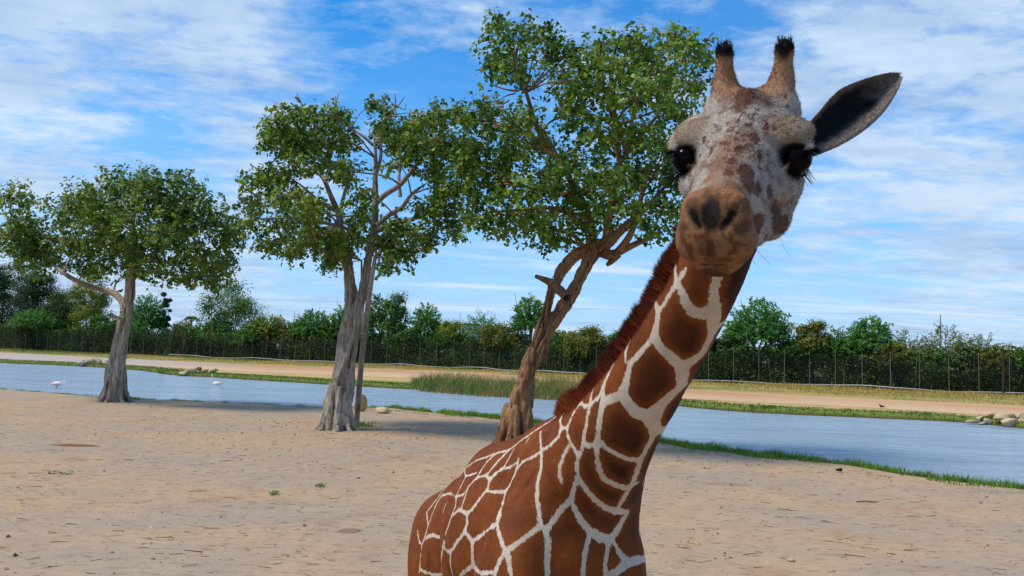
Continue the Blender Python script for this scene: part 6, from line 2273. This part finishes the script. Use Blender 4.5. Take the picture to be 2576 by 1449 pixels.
def build_rocks():
    rng = np.random.default_rng(61)
    # pile where the far shore bends (crop coordinates -> u, v)
    cv = lambda X, Y: ((700 + X / 3.22) * .6389, (1100 + Y / 3.22) * .6389)
    pile = [(85, 1208, 105, 40, 'low pale stone at the water end of the middle stone pile', STONE, 0), (175, 1185, 110, 50, 'slanting pale stone in the middle stone pile', STONE, .25), (110, 1172, 40, 30, 'small cream stone at the tip of the middle stone pile', STONE, .15),
            (265, 1150, 70, 32, 'dark brown stone on top of the middle stone pile', STONE_B, .42), (250, 1195, 110, 40, 'mossy flat stone in the middle stone pile', STONE_G, .15), (325, 1185, 70, 45, 'yellowish square stone in the middle stone pile', STONE, .18),
            (365, 1170, 50, 30, 'small grey stone behind the middle stone pile', STONE_G, .25), (450, 1180, 85, 45, 'pale blocky stone at the grass end of the middle stone pile', STONE, .2), (320, 1222, 110, 40, 'grey stone at the waterline of the middle stone pile', STONE_G, 0),
            (385, 1215, 70, 50, 'rounded tan stone at the waterline of the middle stone pile', STONE_G, 0), (200, 1222, 90, 34, 'dark wet stone at the waterline of the middle stone pile', STONE_G, 0), (195, 1160, 60, 40, 'upright wedge stone in the middle stone pile', STONE, .3)]
    for X, Y, wd, hh, lab, mt, dz in pile:
        u, v = cv(X, Y)
        p0 = onz(*cv(X, 1228), WATER_Z)
        o = rock(u, v + 2, wd / 3.22 * .6389, hh / 3.22 * .6389, WATER_Z + .02, lab, mt, rng, 'stones of the middle pile')
        dpt = p0[1] + .3 + dz * 1.2
        q = at(u, v, dpt)
        o.location = (q[0], q[1], max(q[2] + .1, -.1))
    cv = lambda X, Y: ((X / 2.07) * .6389, (1000 + Y / 2.07) * .6389)
    labs = ['low flat cream stone', 'rounded cream stone', 'tall pale stone', 'grey speckled stone', 'wide tan stone', 'small tan stone', 'leaning grey stone', 'pale end stone']
    for k, (X, Y, wd, hh) in enumerate([(660, 905, 70, 26), (715, 900, 60, 34), (752, 890, 55, 42), (800, 898, 70, 40), (845, 908, 70, 30), (690, 885, 40, 20), (870, 900, 40, 26), (775, 912, 60, 24)]):
        u, v = cv(X, Y)
        p0 = onz(u, v, WATER_Z)
        o = rock(u, v, wd / 2.07 * .6389, hh / 2.07 * .6389, WATER_Z, labs[k] + ' in the stone pile behind the wide low tree', STONE if k % 3 else STONE_G, rng, 'stones of the pile behind the wide low tree')
        q = at(u, v - hh / 2.07 * .2, onz(*cv(X, 918), WATER_Z)[1] + (.5 if Y < 895 else .1))
        o.location = (q[0], q[1], max(q[2] + .05, -.1))
    cv = lambda X, Y: ((3400 + X / 2.414) * .6389, (1150 + Y / 2.414) * .6389)
    right = [(1045, 1245, 100, 34, 'low wet stone at the grass end of the shore rocks', STONE_G), (1100, 1218, 70, 40, 'small cream boulder among the shore rocks', STONE), (1140, 1258, 80, 26, 'flat stone half in the water by the shore rocks', STONE_G), (1180, 1245, 90, 46, 'rounded tan boulder among the shore rocks', STONE_G),
             (1225, 1195, 90, 50, 'leaning pale slab behind the shore rocks', STONE), (1245, 1262, 100, 40, 'dark based boulder at the waterline of the shore rocks', STONE_G), (1310, 1210, 130, 56, 'broad smooth cream boulder among the shore rocks', STONE), (1390, 1258, 150, 60, 'large white-topped boulder at the waterline', STONE),
             (1470, 1215, 130, 62, 'tall orange-tan boulder behind the white-topped one', STONE), (1390, 1205, 80, 40, 'small grey boulder between two large ones', STONE_G), (1520, 1262, 80, 56, 'pale boulder at the outer end of the shore rocks', STONE), (1560, 1230, 110, 60, 'bulky boulder past the outer end of the shore rocks', STONE_G)]
    for X, Y, wd, hh, lab, mt in right:
        u, v = cv(X, Y)
        o = rock(u, v, wd / 2.414 * .6389, hh / 2.414 * .6389, WATER_Z, lab, mt, rng, 'shore rocks')
        q = at(u, v - hh / 2.414 * .25, onz(*cv(X, 1285 if X > 1250 else 1262), WATER_Z)[1] + (.9 if Y < 1225 else .1))
        o.location = (q[0], q[1], max(q[2], -.1))
    # boulders at the forked tree
    o = rock(824, 1038, 26, 44, -.02, 'brown boulder leaning on the back of the forked tree', stone_material('tan_boulder', L(168, 128, 88), L(134, 100, 68), L(88, 66, 48)), rng, None, 'boulder')
    o = rock(903, 1036, 26, 44, -.02, 'golden boulder behind the poles of the forked tree', stone_material('golden_boulder', L(204, 164, 108), L(176, 138, 86), L(122, 92, 60)), rng, None, 'boulder')
    rock(965, 1040, 40, 14, 0.0, 'flat pale stone lying on the dirt beside the shore grass', STONE, rng)
    rock(1993, 1414, 16, 9, 0.0, 'single cream pebble on the open dirt', STONE, rng, None, 'pebble')


build_rocks()


def flamingo(name, label, u, v, facing, pose):
    p = onz(u, v, WATER_Z)
    root = empty(name, (p[0], p[1], WATER_Z))
    tag(root, label, 'flamingo', 'flamingos on the water')
    fx = facing
    o = np.array([p[0], p[1], WATER_Z])

    def W(f, z, r=0):
        return o + np.array([fx * f, r, z])
    neck = ([(.20, .20), (.30, .34), (.34, .50), (.30, .64), (.34, .72)] if pose == 'swim' else
            [(.20, .34), (.34, .42), (.44, .40), (.46, .30), (.36, .26), (.26, .30)])

    def f(q):
        d = sd_ell(q, W(0, .14 if pose == 'swim' else .28), (.26, .12, .12))
        d = smin(d, sd_cone(q, W(-.2, .15 if pose == 'swim' else .26), W(-.40, .17 if pose == 'swim' else .20), .07, .02), .05)
        for a, b in zip(neck[:-1], neck[1:]):
            d = smin(d, sd_cone(q, W(*a), W(*b), .030, .026), .02)
        hx, hz = neck[-1]
        d = smin(d, sd_ell(q, W(hx + .02, hz), (.05, .03, .035)), .02)
        return d
    V, F = surface_net(f, o - (.7, .3, .1), o + (.7, .3, .95), .018, 3)
    m, w, b = material('flamingo_plumage', .8, .2)
    w.link(w.attr('coat').outputs['Color'], b.inputs['Base Color'])
    me = mesh_np('body', V, F, m)
    k = sstep((V[:, 0] - o[0]) * fx, -.05, -.35)[:, None] * .6
    if pose != 'swim':
        k = np.maximum(k, sstep(V[:, 2] - o[2], .30, .18)[:, None] * sstep(-np.abs((V[:, 0] - o[0])), -.3, -.1)[:, None] * .9)
    vcol(me, 'coat', np.array(L(238, 222, 214)) * (1 - k) + np.array(L(214, 128, 112)) * k)
    put('body', me, root)
    hx, hz = neck[-1]
    sgn = 1 if pose == 'swim' else -1
    V, F = tube([W(hx + .05 * sgn, hz), W(hx + .10 * sgn, hz - .01), W(hx + .13 * sgn, hz - .06)], [.022, .018, .005], 6)
    put('bill', mesh_np('bill', V, F, plain('flamingo_bill', L(70, 50, 50), .5)), root)
    if pose != 'swim':
        for r in (-.04, .04):
            V, F = tube([W(-.02, .22, r), W(-.03, .05, r), W(-.02, -.3, r)], [.02, .012, .012], 6)
            put('leg', mesh_np('leg', V, F, plain('flamingo_leg', L(208, 130, 120), .6)), root)


flamingo('flamingo', 'white and pink flamingo preening with its neck curled in a loop', 143, 978, 1, 'preen')
flamingo('flamingo', 'pale flamingo swimming with its neck held upright', 545, 970, -1, 'swim')


def small_bird(label, u, v, depth, size, face, z=None):
    p = at(u, v, depth)
    if z is not None:
        p = onz(u, v, z)
    root = empty('bird', tuple(p))
    tag(root, label, 'bird')
    W = lambda f, h, r=0: p + np.array([face * f * size, r * size, h * size])

    def f(q):
        d = sd_ell(q, W(0, .34), (.34 * size, .17 * size, .19 * size))
        d = smin(d, sd_cone(q, W(-.25, .32), W(-.75, .18), .11 * size, .05 * size), .08 * size)
        return smin(d, sd_ell(q, W(.30, .58), (.14 * size, .12 * size, .13 * size)), .08 * size)
    V, F = surface_net(f, p - size, p + size, size * .07, 2)
    put('body', mesh_np('body', V, F, plain('dark_feathers', L(52, 44, 38), .8)), root)
    V, F = tube([W(.40, .58), W(.58, .54)], [.04 * size, .008 * size], 6)
    put('bill', mesh_np('bill', V, F, plain('bird_bill', L(96, 80, 40), .6)), root)
    for r in (-.06, .06):
        V, F = tube([W(0, .2, r), W(.02, -.02, r)], [.02 * size, .018 * size], 5)
        put('leg', mesh_np('leg', V, F, plain('bird_leg', L(96, 80, 40), .6)), root)


small_bird('small dark bird perched on the bent side limb', (980 / 2.07) * .6389, (1000 + 318 / 2.07) * .6389, 32.85, .27, 1)
small_bird('small dark bird on the dirt track near the shore rocks', (3400 + 172 / 2.414) * .6389, (1150 + 1104 / 2.414) * .6389, 50, .34, -1, .15)


def build_litter():
    rng = np.random.default_rng(71)
    # loose gravel
    n = 16000
    y = 2.6 + rng.random(n) ** 1.25 * 24
    x = (rng.random(n) * 2 - 1) * (.75 * y + 1.2)
    p = np.stack([x, y, 0 * x], 1)
    k = (fbm(p, .5, 5, 3) + rng.normal(size=n) * .5 > -.1) & (y < near_y(x) - 1.4)
    p = p[k]
    n = len(p)
    p[:, 2] = near_z(p[:, 0], p[:, 1])
    s = np.clip(rng.lognormal(-5.15, .5, n), .003, .03)[:, None]
    o = np.array([(1, 0, 0), (-.5, .8, 0), (-.5, -.8, 0), (0, 0, 1.0), (.3, .3, .7)])
    sh = np.array([(0, 1, 3), (1, 2, 3), (2, 0, 3), (0, 1, 4), (1, 3, 4), (3, 0, 4)])
    a = rng.random(n) * 6.28
    R = np.stack([np.cos(a), -np.sin(a), np.sin(a), np.cos(a)], 1).reshape(n, 2, 2)
    oo = np.repeat(o[None], n, 0) + rng.normal(size=(n, 5, 3)) * .18
    oo[:, :, :2] = np.einsum('nij,nkj->nki', R, oo[:, :, :2])
    V = (p[:, None, :] + oo * s[:, :, None] * (1, 1, .55)).reshape(-1, 3)
    F = (np.arange(n)[:, None, None] * 5 + sh[None]).reshape(-1, 3)
    m, w, b = material('gravel', .9, .2)
    w.link(w.attr('coat').outputs['Color'], b.inputs['Base Color'])
    me = mesh_np('gravel', V, F, m, False)
    pal = np.array([L(98, 88, 78), L(150, 136, 120), L(206, 192, 170), L(70, 58, 48), L(168, 136, 104)])
    vcol(me, 'coat', np.repeat(pal[rng.choice(5, n, p=[.3, .25, .15, .2, .1])] * rng.uniform(.8, 1.15, (n, 1)), 5, 0))
    tag(put('gravel', me), 'loose gravel scattered over the dirt', 'gravel', kind='stuff')
    # straw and twig crumbs
    n = 5200
    y = 2.8 + rng.random(n) ** 1.1 * 26
    x = (rng.random(n) * 2 - 1) * (.75 * y + 1.2)
    k = y < near_y(x) - 1.2
    x, y = x[k], y[k]
    n = len(x)
    a = rng.normal(size=n) * .5 + (rng.random(n) < .5) * math.pi
    ln = np.clip(rng.lognormal(-2.7, .55, n), .02, .28)
    z = near_z(x, y)
    D = np.stack([np.cos(a), np.sin(a), 0 * a], 1)
    S = np.stack([-np.sin(a), np.cos(a), 0 * a], 1) * (.0022 + ln * .018)[:, None]
    P = np.stack([x, y, z + .004], 1)
    U = np.array([0, 0, 1.0]) * (.0035 + ln * .02)[:, None]
    E = P + D * ln[:, None]
    V = np.stack([P - S, P + S, P + U, E - S * .5, E + S * .5, E + U * .6], 1).reshape(-1, 3)
    sh = np.array([(0, 3, 5, 2), (1, 2, 5, 4), (0, 1, 4, 3)])
    F = (np.arange(n)[:, None, None] * 6 + sh[None]).reshape(-1, 4)
    m, w, b = material('straw_crumbs', .9, .15)
    w.link(w.attr('coat').outputs['Color'], b.inputs['Base Color'])
    me = mesh_np('straw_litter', V, F, m, False)
    pal = np.array([L(104, 76, 50), L(150, 118, 78), L(72, 54, 40), L(186, 160, 112), L(128, 90, 58)])
    vcol(me, 'coat', np.repeat(pal[rng.choice(5, n, p=[.28, .24, .22, .1, .16])], 6, 0))
    tag(put('straw_litter', me), 'crumbs of straw and twig strewn over the dirt', 'litter', kind='stuff')
    # fallen leaves, thickest under the crowns
    n = 5200
    x, y = rng.uniform(-17, 12, n), rng.uniform(4, 34, n)
    near = np.zeros(n)
    for tx, ty, tr in [(onz(*CV1(590, 1287), 0)[0], 33, 5), (onz(*CV2(440, 1378), 0)[0], 25, 5), (onz(*CV3(190, 1400), 0)[0] + 2, 22, 5)]:
        near = np.maximum(near, np.exp(-(((x - tx) / tr) ** 2 + ((y - ty) / tr) ** 2)))
    k = (rng.random(n) < .10 + .9 * near) & (y < near_y(x) - .8)
    x, y = x[k], y[k]
    C = np.stack([x, y, near_z(x, y) + .008], 1)
    V, F = leaf_cloud(C, rng.normal(size=C.shape) * .35 + (0, 0, 1), rng.uniform(.03, .08, len(x)), rng, .1)
    me = mesh_np('fallen_leaves', V, F, m, False)
    pal = np.array([L(120, 84, 48), L(150, 116, 64), L(88, 62, 40), L(128, 124, 60), L(170, 138, 84)])
    vcol(me, 'coat', np.repeat(pal[rng.choice(5, len(x))], 4, 0))
    tag(put('fallen_leaves', me), 'dry fallen leaves strewn under the fig trees', 'leaves', kind='stuff')
    # single sticks and stalks
    ST = [(2183, 1264, 62, -4, .028, L(150, 96, 62), 'reddish-brown stick on the dirt before the shore grass', 'stick'), (1983, 1284, 52, 6, .014, L(96, 70, 46), 'thin dark twig on the dirt before the shore grass', 'twig'),
          (2020, 1303, 36, 10, .010, L(110, 84, 56), 'short bent twig beside the thin dark one', 'twig'), (1746, 1369, 44, 14, .014, L(184, 146, 92), 'broken straw stalk with a fork', 'straw_stalk'), (1722, 1378, 24, -3, .012, L(200, 168, 112), 'short pale straw stalk next to the forked one', 'straw_stalk'),
          (116, 1263, 62, -3, .020, L(206, 184, 128), 'long pale straw stalk on the open dirt', 'straw_stalk'), (500, 1236, 48, -10, .018, L(196, 170, 112), 'split straw stalk lying on the dirt', 'straw_stalk'), (325, 1158, 36, 9, .014, L(112, 84, 52), 'thin brown twig beyond the straw stalks', 'twig'),
          (40, 1283, 30, 12, .02, L(168, 160, 84), 'yellow-green husk on the open dirt', 'husk'), (2300, 1300, 36, 4, .012, L(120, 88, 58), 'thin brown twig on the bare dirt by the shore', 'twig'), (570, 1160, 40, -16, .012, L(150, 116, 72), 'crooked straw twig beyond the split stalk', 'twig'),
          (150, 1364, 40, -6, .014, L(190, 160, 112), 'thin straw stalk on the grey gravel', 'straw_stalk')]
    for u, v, ln, ang, r, c, lab, nm in ST:
        p = onz(u, v, 0)
        s = p[1] / FPX
        l = ln * s
        aa = -math.radians(ang) * 3.0
        d = np.array([math.cos(aa), math.sin(aa) * 1.0, 0]) * l / 2
        pts = [p - d + (0, 0, r * .5), p - d * .3 + (0, .02 * l, r * .9), p + d * .4 + (0, -.03 * l, r * .6), p + d + (0, 0, r * .5)]
        parts = [tube(pts, [r * .45, r * .5, r * .42, r * .2], 6)]
        if 'fork' in lab or 'split' in lab or nm == 'twig':
            parts.append(tube([pts[1], pts[1] + d * .5 + (0, .12 * l, r)], [r * .35, r * .12], 5))
        V, F = merge(parts)
        recentre(tag(put(nm, mesh_np(nm, V, F, plain(nm, c, .85, .2, .25, 8))), lab, nm.replace('_', ' ')))
    # green sprigs and a dark clod
    for u, v, wd, lab in ((152, 1194, 62, 'green leafy sprig dropped on the dirt'), (804, 1225, 22, 'small green sprig on the dirt below the forked tree'), (690, 1245, 18, 'tiny olive sprig near the straw stalks')):
        p = onz(u, v, 0)
        s = p[1] / FPX
        n = 60
        C = p + np.stack([(rng.random(n) - .5) * wd * s, rng.normal(size=n) * .06, .01 + rng.random(n) * .05], 1)
        V, F = leaf_cloud(C, rng.normal(size=(n, 3)) + (0, 0, 1), .035, rng, .2)
        root = empty('leafy_sprig', tuple(p))
        tag(root, lab, 'sprig')
        me = mesh_np('leaves', V, F, GRASS, False)
        vcol(me, 'tone', np.repeat(rng.random(n) * .6, 4))
        tag(put('leaves', me, root), kind='stuff')
        V, F = tube([p + (-wd * s * .5, 0, .012), p + (0, .02, .03), p + (wd * s * .5, .03, .012)], [.006, .006, .003], 5)
        put('stem', mesh_np('stem', V, F, plain('sprig_stem', L(92, 96, 44))), root)
    p = onz(2111, 1187, 0)
    o = put('dark_clod', rock_mesh(rng, (.11, .09, .055), name='dark_clod', mat=plain('dark_dung', L(44, 38, 36), .9, .1, .3, 14, .8, 30, .03)), None, (p[0], p[1], .05))
    tag(o, 'dark clod of dung at the edge of the shore grass', 'clod')
    p = onz(183, 1121, 0)
    V, F = tube([p + (-.55, -.05, .01), p + (-.1, .02, .03), p + (.3, .0, .025), p + (.58, .05, .008)], [.03, .11, .08, .02], 7)
    V[:, 2] = np.where(V[:, 2] > p[2], p[2] + (V[:, 2] - p[2]) * .3, V[:, 2])
    recentre(tag(put('bark_slab', mesh_np('bark_slab', V, F, plain('fallen_bark', L(140, 96, 64), .9, .1, .3, 6, .5, 20))), 'brown slab of fallen bark on the dirt before the wide low tree', 'bark'))


build_litter()


def box(c, s):
    x, y, z = c
    a, b, d = s[0] / 2, s[1] / 2, s[2] / 2
    V = [(x + i * a, y + j * b, z + k * d) for i in (-1, 1) for j in (-1, 1) for k in (-1, 1)]
    F = [(0, 1, 3, 2), (4, 6, 7, 5), (0, 4, 5, 1), (2, 3, 7, 6), (0, 2, 6, 4), (1, 5, 7, 3)]
    return np.array(V), F


def build_far_things():
    rng = np.random.default_rng(81)
    # flat-roofed buildings
    wallm = plain('building_render', L(206, 200, 192), .9, .2, .10, .4)
    roofm = plain('roof_slab', L(112, 108, 104), .9, .2, .2, .6)
    glassm = plain('window_dark', L(58, 62, 68), .3, .5, .1, 1)
    for (u0, u1, vt, depth, lab) in ((1127, 1205, 812, 240, 'white flat-roofed building behind the sparse feathery tree'), (1396, 1434, 838, 230, 'pale building edge seen past the leaning trunk'),
                                     (1205, 1330, 836, 260, 'long low grey building behind the olive creeper')):
        a, c = at(u0, vt, depth), at(u1, vt, depth)
        h = a[2]
        wd = c[0] - a[0]
        root = empty('building', ((a[0] + c[0]) / 2, depth, 0))
        tag(root, lab, 'building', 'buildings beyond the trees')
        V, F = box(((a[0] + c[0]) / 2, depth + 5, h / 2 - .2), (wd, 10, h - .4))
        put('wall', mesh_np('wall', V, F, wallm, False), root)
        V, F = box(((a[0] + c[0]) / 2, depth + 5, h - .25), (wd + .6, 10.6, .35))
        put('roof', mesh_np('roof', V, F, roofm, False), root)
        n = max(2, int(wd / 2.6))
        for k in range(n):
            for zz in (h - 2.2, h - 5.4):
                if zz < 1.5:
                    continue
                x = a[0] + wd * (k + .5) / n
                V, F = box((x, depth - .02, zz), (1.2, .12, 1.3))
                wn = put('window', mesh_np('window', V, F, wallm, False), root)
                V, F = box((x, depth - .09, zz), (1.0, .06, 1.1))
                g = put('pane', mesh_np('pane', V, F, glassm, False), wn)
                g.location = (0, 0, 0)
    # water tower
    p = at(705, 806, 270)
    root = empty('water_tower', (p[0], p[1], 0))
    tag(root, 'pale disc-shaped water tower with a conical roof above the trees', 'water tower')

    def lathe(prof, seg=24):
        V, F = [], []
        for r, z in prof:
            for j in range(seg):
                t = 2 * math.pi * j / seg
                V.append((p[0] + r * math.cos(t), p[1] + r * math.sin(t), z))
        for i in range(len(prof) - 1):
            for j in range(seg):
                k = (j + 1) % seg
                F.append((i * seg + j, i * seg + k, (i + 1) * seg + k, (i + 1) * seg + j))
        return V, F
    z = p[2]
    R = 21 * .6389 / 2 / 3.22 * 6.4 * 270 / FPX
    R = 66 / 3.22 * .6389 * 270 / FPX
    tm = plain('tower_concrete', L(206, 186, 164), .85, .2, .08, .5)
    V, F = lathe([(R * .34, z - 2.8), (R * .62, z - 1.7), (R, z - .35), (R, z + .15)])
    put('tank', mesh_np('tank', V, F, tm), root)
    V, F = lathe([(R * 1.04, z + .15), (R * .9, z + .5), (R * .25, z + 1.35), (R * .18, z + 1.4)])
    rf = put('roof', mesh_np('roof', V, F, plain('tower_roof', L(164, 142, 120), .9, .2, .1, .5)), root)
    V, F = lathe([(R * .2, z + 1.35), (R * .2, z + 1.8), (R * .02, z + 1.9)])
    cp = put('cap', mesh_np('cap', V, F, plain('tower_cap', L(70, 66, 64))), rf)
    cp.location = (0, 0, 0)
    V, F = lathe([(R * .36, -.2), (R * .34, z - 2.8)])
    put('shaft', mesh_np('shaft', V, F, tm), root)
    V, F = tube([(p[0], p[1], z + 1.8), (p[0], p[1], z + 4.6)], [.05, .03], 5)
    put('antenna', mesh_np('antenna', V, F, plain('antenna_steel', L(120, 120, 124))), root)
    # utility poles and their wires
    pm = plain('pole_concrete', L(128, 126, 122), .8, .2, .1, 1)
    wm = plain('cable_black', L(52, 56, 66), .6, .3, .05, 1)
    tops = []
    for u, vt, depth, lab, arm in ((2366, 792, 118, 'grey utility pole with a dark transformer above the pale bamboo', 'tr'), (1158, 786, 225, 'utility pole with a crossarm before the white building', 'x'),
                                   (741, 781, 240, 'thin pole with a short crossarm beside the water tower', 'x'), (1436, 846, 220, 'short pole beside the pale building edge', '')):
        q = at(u, vt, depth)
        root = empty('utility_pole', (q[0], q[1], 0))
        tag(root, lab, 'pole', 'utility poles')
        V, F = tube([(q[0] - .1, q[1], -.3), (q[0] - .04, q[1], q[2] * .5), (q[0], q[1], q[2])], [.16, .13, .06], 7)
        put('shaft', mesh_np('shaft', V, F, pm), root)
        s = depth / FPX
        if arm == 'tr':
            for k, (dx, dz, r, h) in enumerate(((-.55, 2.3, .22, .75), (-.3, 1.75, .2, .6))):
                V, F = tube([(q[0] + dx, q[1] - .1, q[2] - dz - h), (q[0] + dx, q[1] - .1, q[2] - dz)], [r, r], 9)
                put('transformer', mesh_np('transformer', V, F, plain('transformer_paint', L(58, 54, 56))), root)
        elif arm == 'x':
            zz = q[2] - 4.2 if depth < 230 else q[2] - 4.4
            V, F = box((q[0], q[1] - .2, zz), (3.4, .14, .14))
            put('crossarm', mesh_np('crossarm', V, F, pm, False), root)
            for dx in (-1.6, -.6, .6, 1.6):
                V, F = tube([(q[0] + dx, q[1] - .2, zz + .06), (q[0] + dx, q[1] - .2, zz + .75)], [.10, .06], 6)
                put('insulator', mesh_np('insulator', V, F, plain('insulator_brown', L(78, 66, 62))), root)
        tops.append(q)
    a = tops[0]
    labs = ['topmost', 'second', 'third', 'fourth', 'fifth', 'sixth', 'lowest']
    for k, dz in enumerate((0, 2.3, 2.55, 2.8, 9.2, 9.7, 10.2)):
        far = np.array([-150.0, a[1] + 40, a[2] - dz + (2.0 if dz < 5 else 1.0)])
        near = np.array([230.0, a[1] - 30, a[2] - dz + .5])
        mid = a - (0, 0, dz)
        pts = []
        for A, B in ((far, mid), (mid, near)):
            for t in np.linspace(0, 1, 12):
                pts.append(A * (1 - t) + B * t - np.array([0, 0, 4 * 1.1 * t * (1 - t)]))
        V, F = tube(pts, np.full(len(pts), .009), 4)
        recentre(tag(put('power_line', mesh_np('power_line', V, F, wm)), labs[k] + ' power line strung from the transformer pole', 'cable', 'power lines'))
    # dark wooden poles standing by the fence end
    dm = plain('dark_timber', L(58, 50, 46), .9, .1, .3, 2)
    for k, (X, Yt, Yb, r, lab) in enumerate(((1056, 580, 955, .13, 'tall dark timber pole, first of the row at the wispy bushes'), (1010, 650, 930, .10, 'short dark timber pole beside the first tall one'), (985, 690, 930, .08, 'shortest thin timber pole beside the first tall one'),
                                              (1095, 645, 930, .09, 'slim dark timber pole just past the first tall one'), (1330, 540, 985, .14, 'tallest dark timber pole in front of the fence end'), (1372, 590, 960, .11, 'dark timber pole leaning by the tallest one'), (1388, 585, 940, .10, 'straight dark timber pole behind the leaning one'), (1410, 630, 930, .09, 'short dark timber pole at the fence end'))):
        u, vt, vb = (3400 + X / 2.414) * .6389, (1150 + Yt / 2.414) * .6389, (1150 + Yb / 2.414) * .6389
        dpt = 84 - k * .3 if X != 1330 else 80
        q, b0 = at(u, vt, dpt), at(u, vb, dpt)
        V, F = tube([(b0[0], dpt, -.1), ((q[0] + b0[0]) / 2, dpt, q[2] / 2), (q[0], dpt, q[2])], [r, r * .95, r * .8], 7)
        recentre(tag(put('timber_pole', mesh_np('timber_pole', V, F, dm)), lab, 'pole', 'dark timber poles'))


build_far_things()
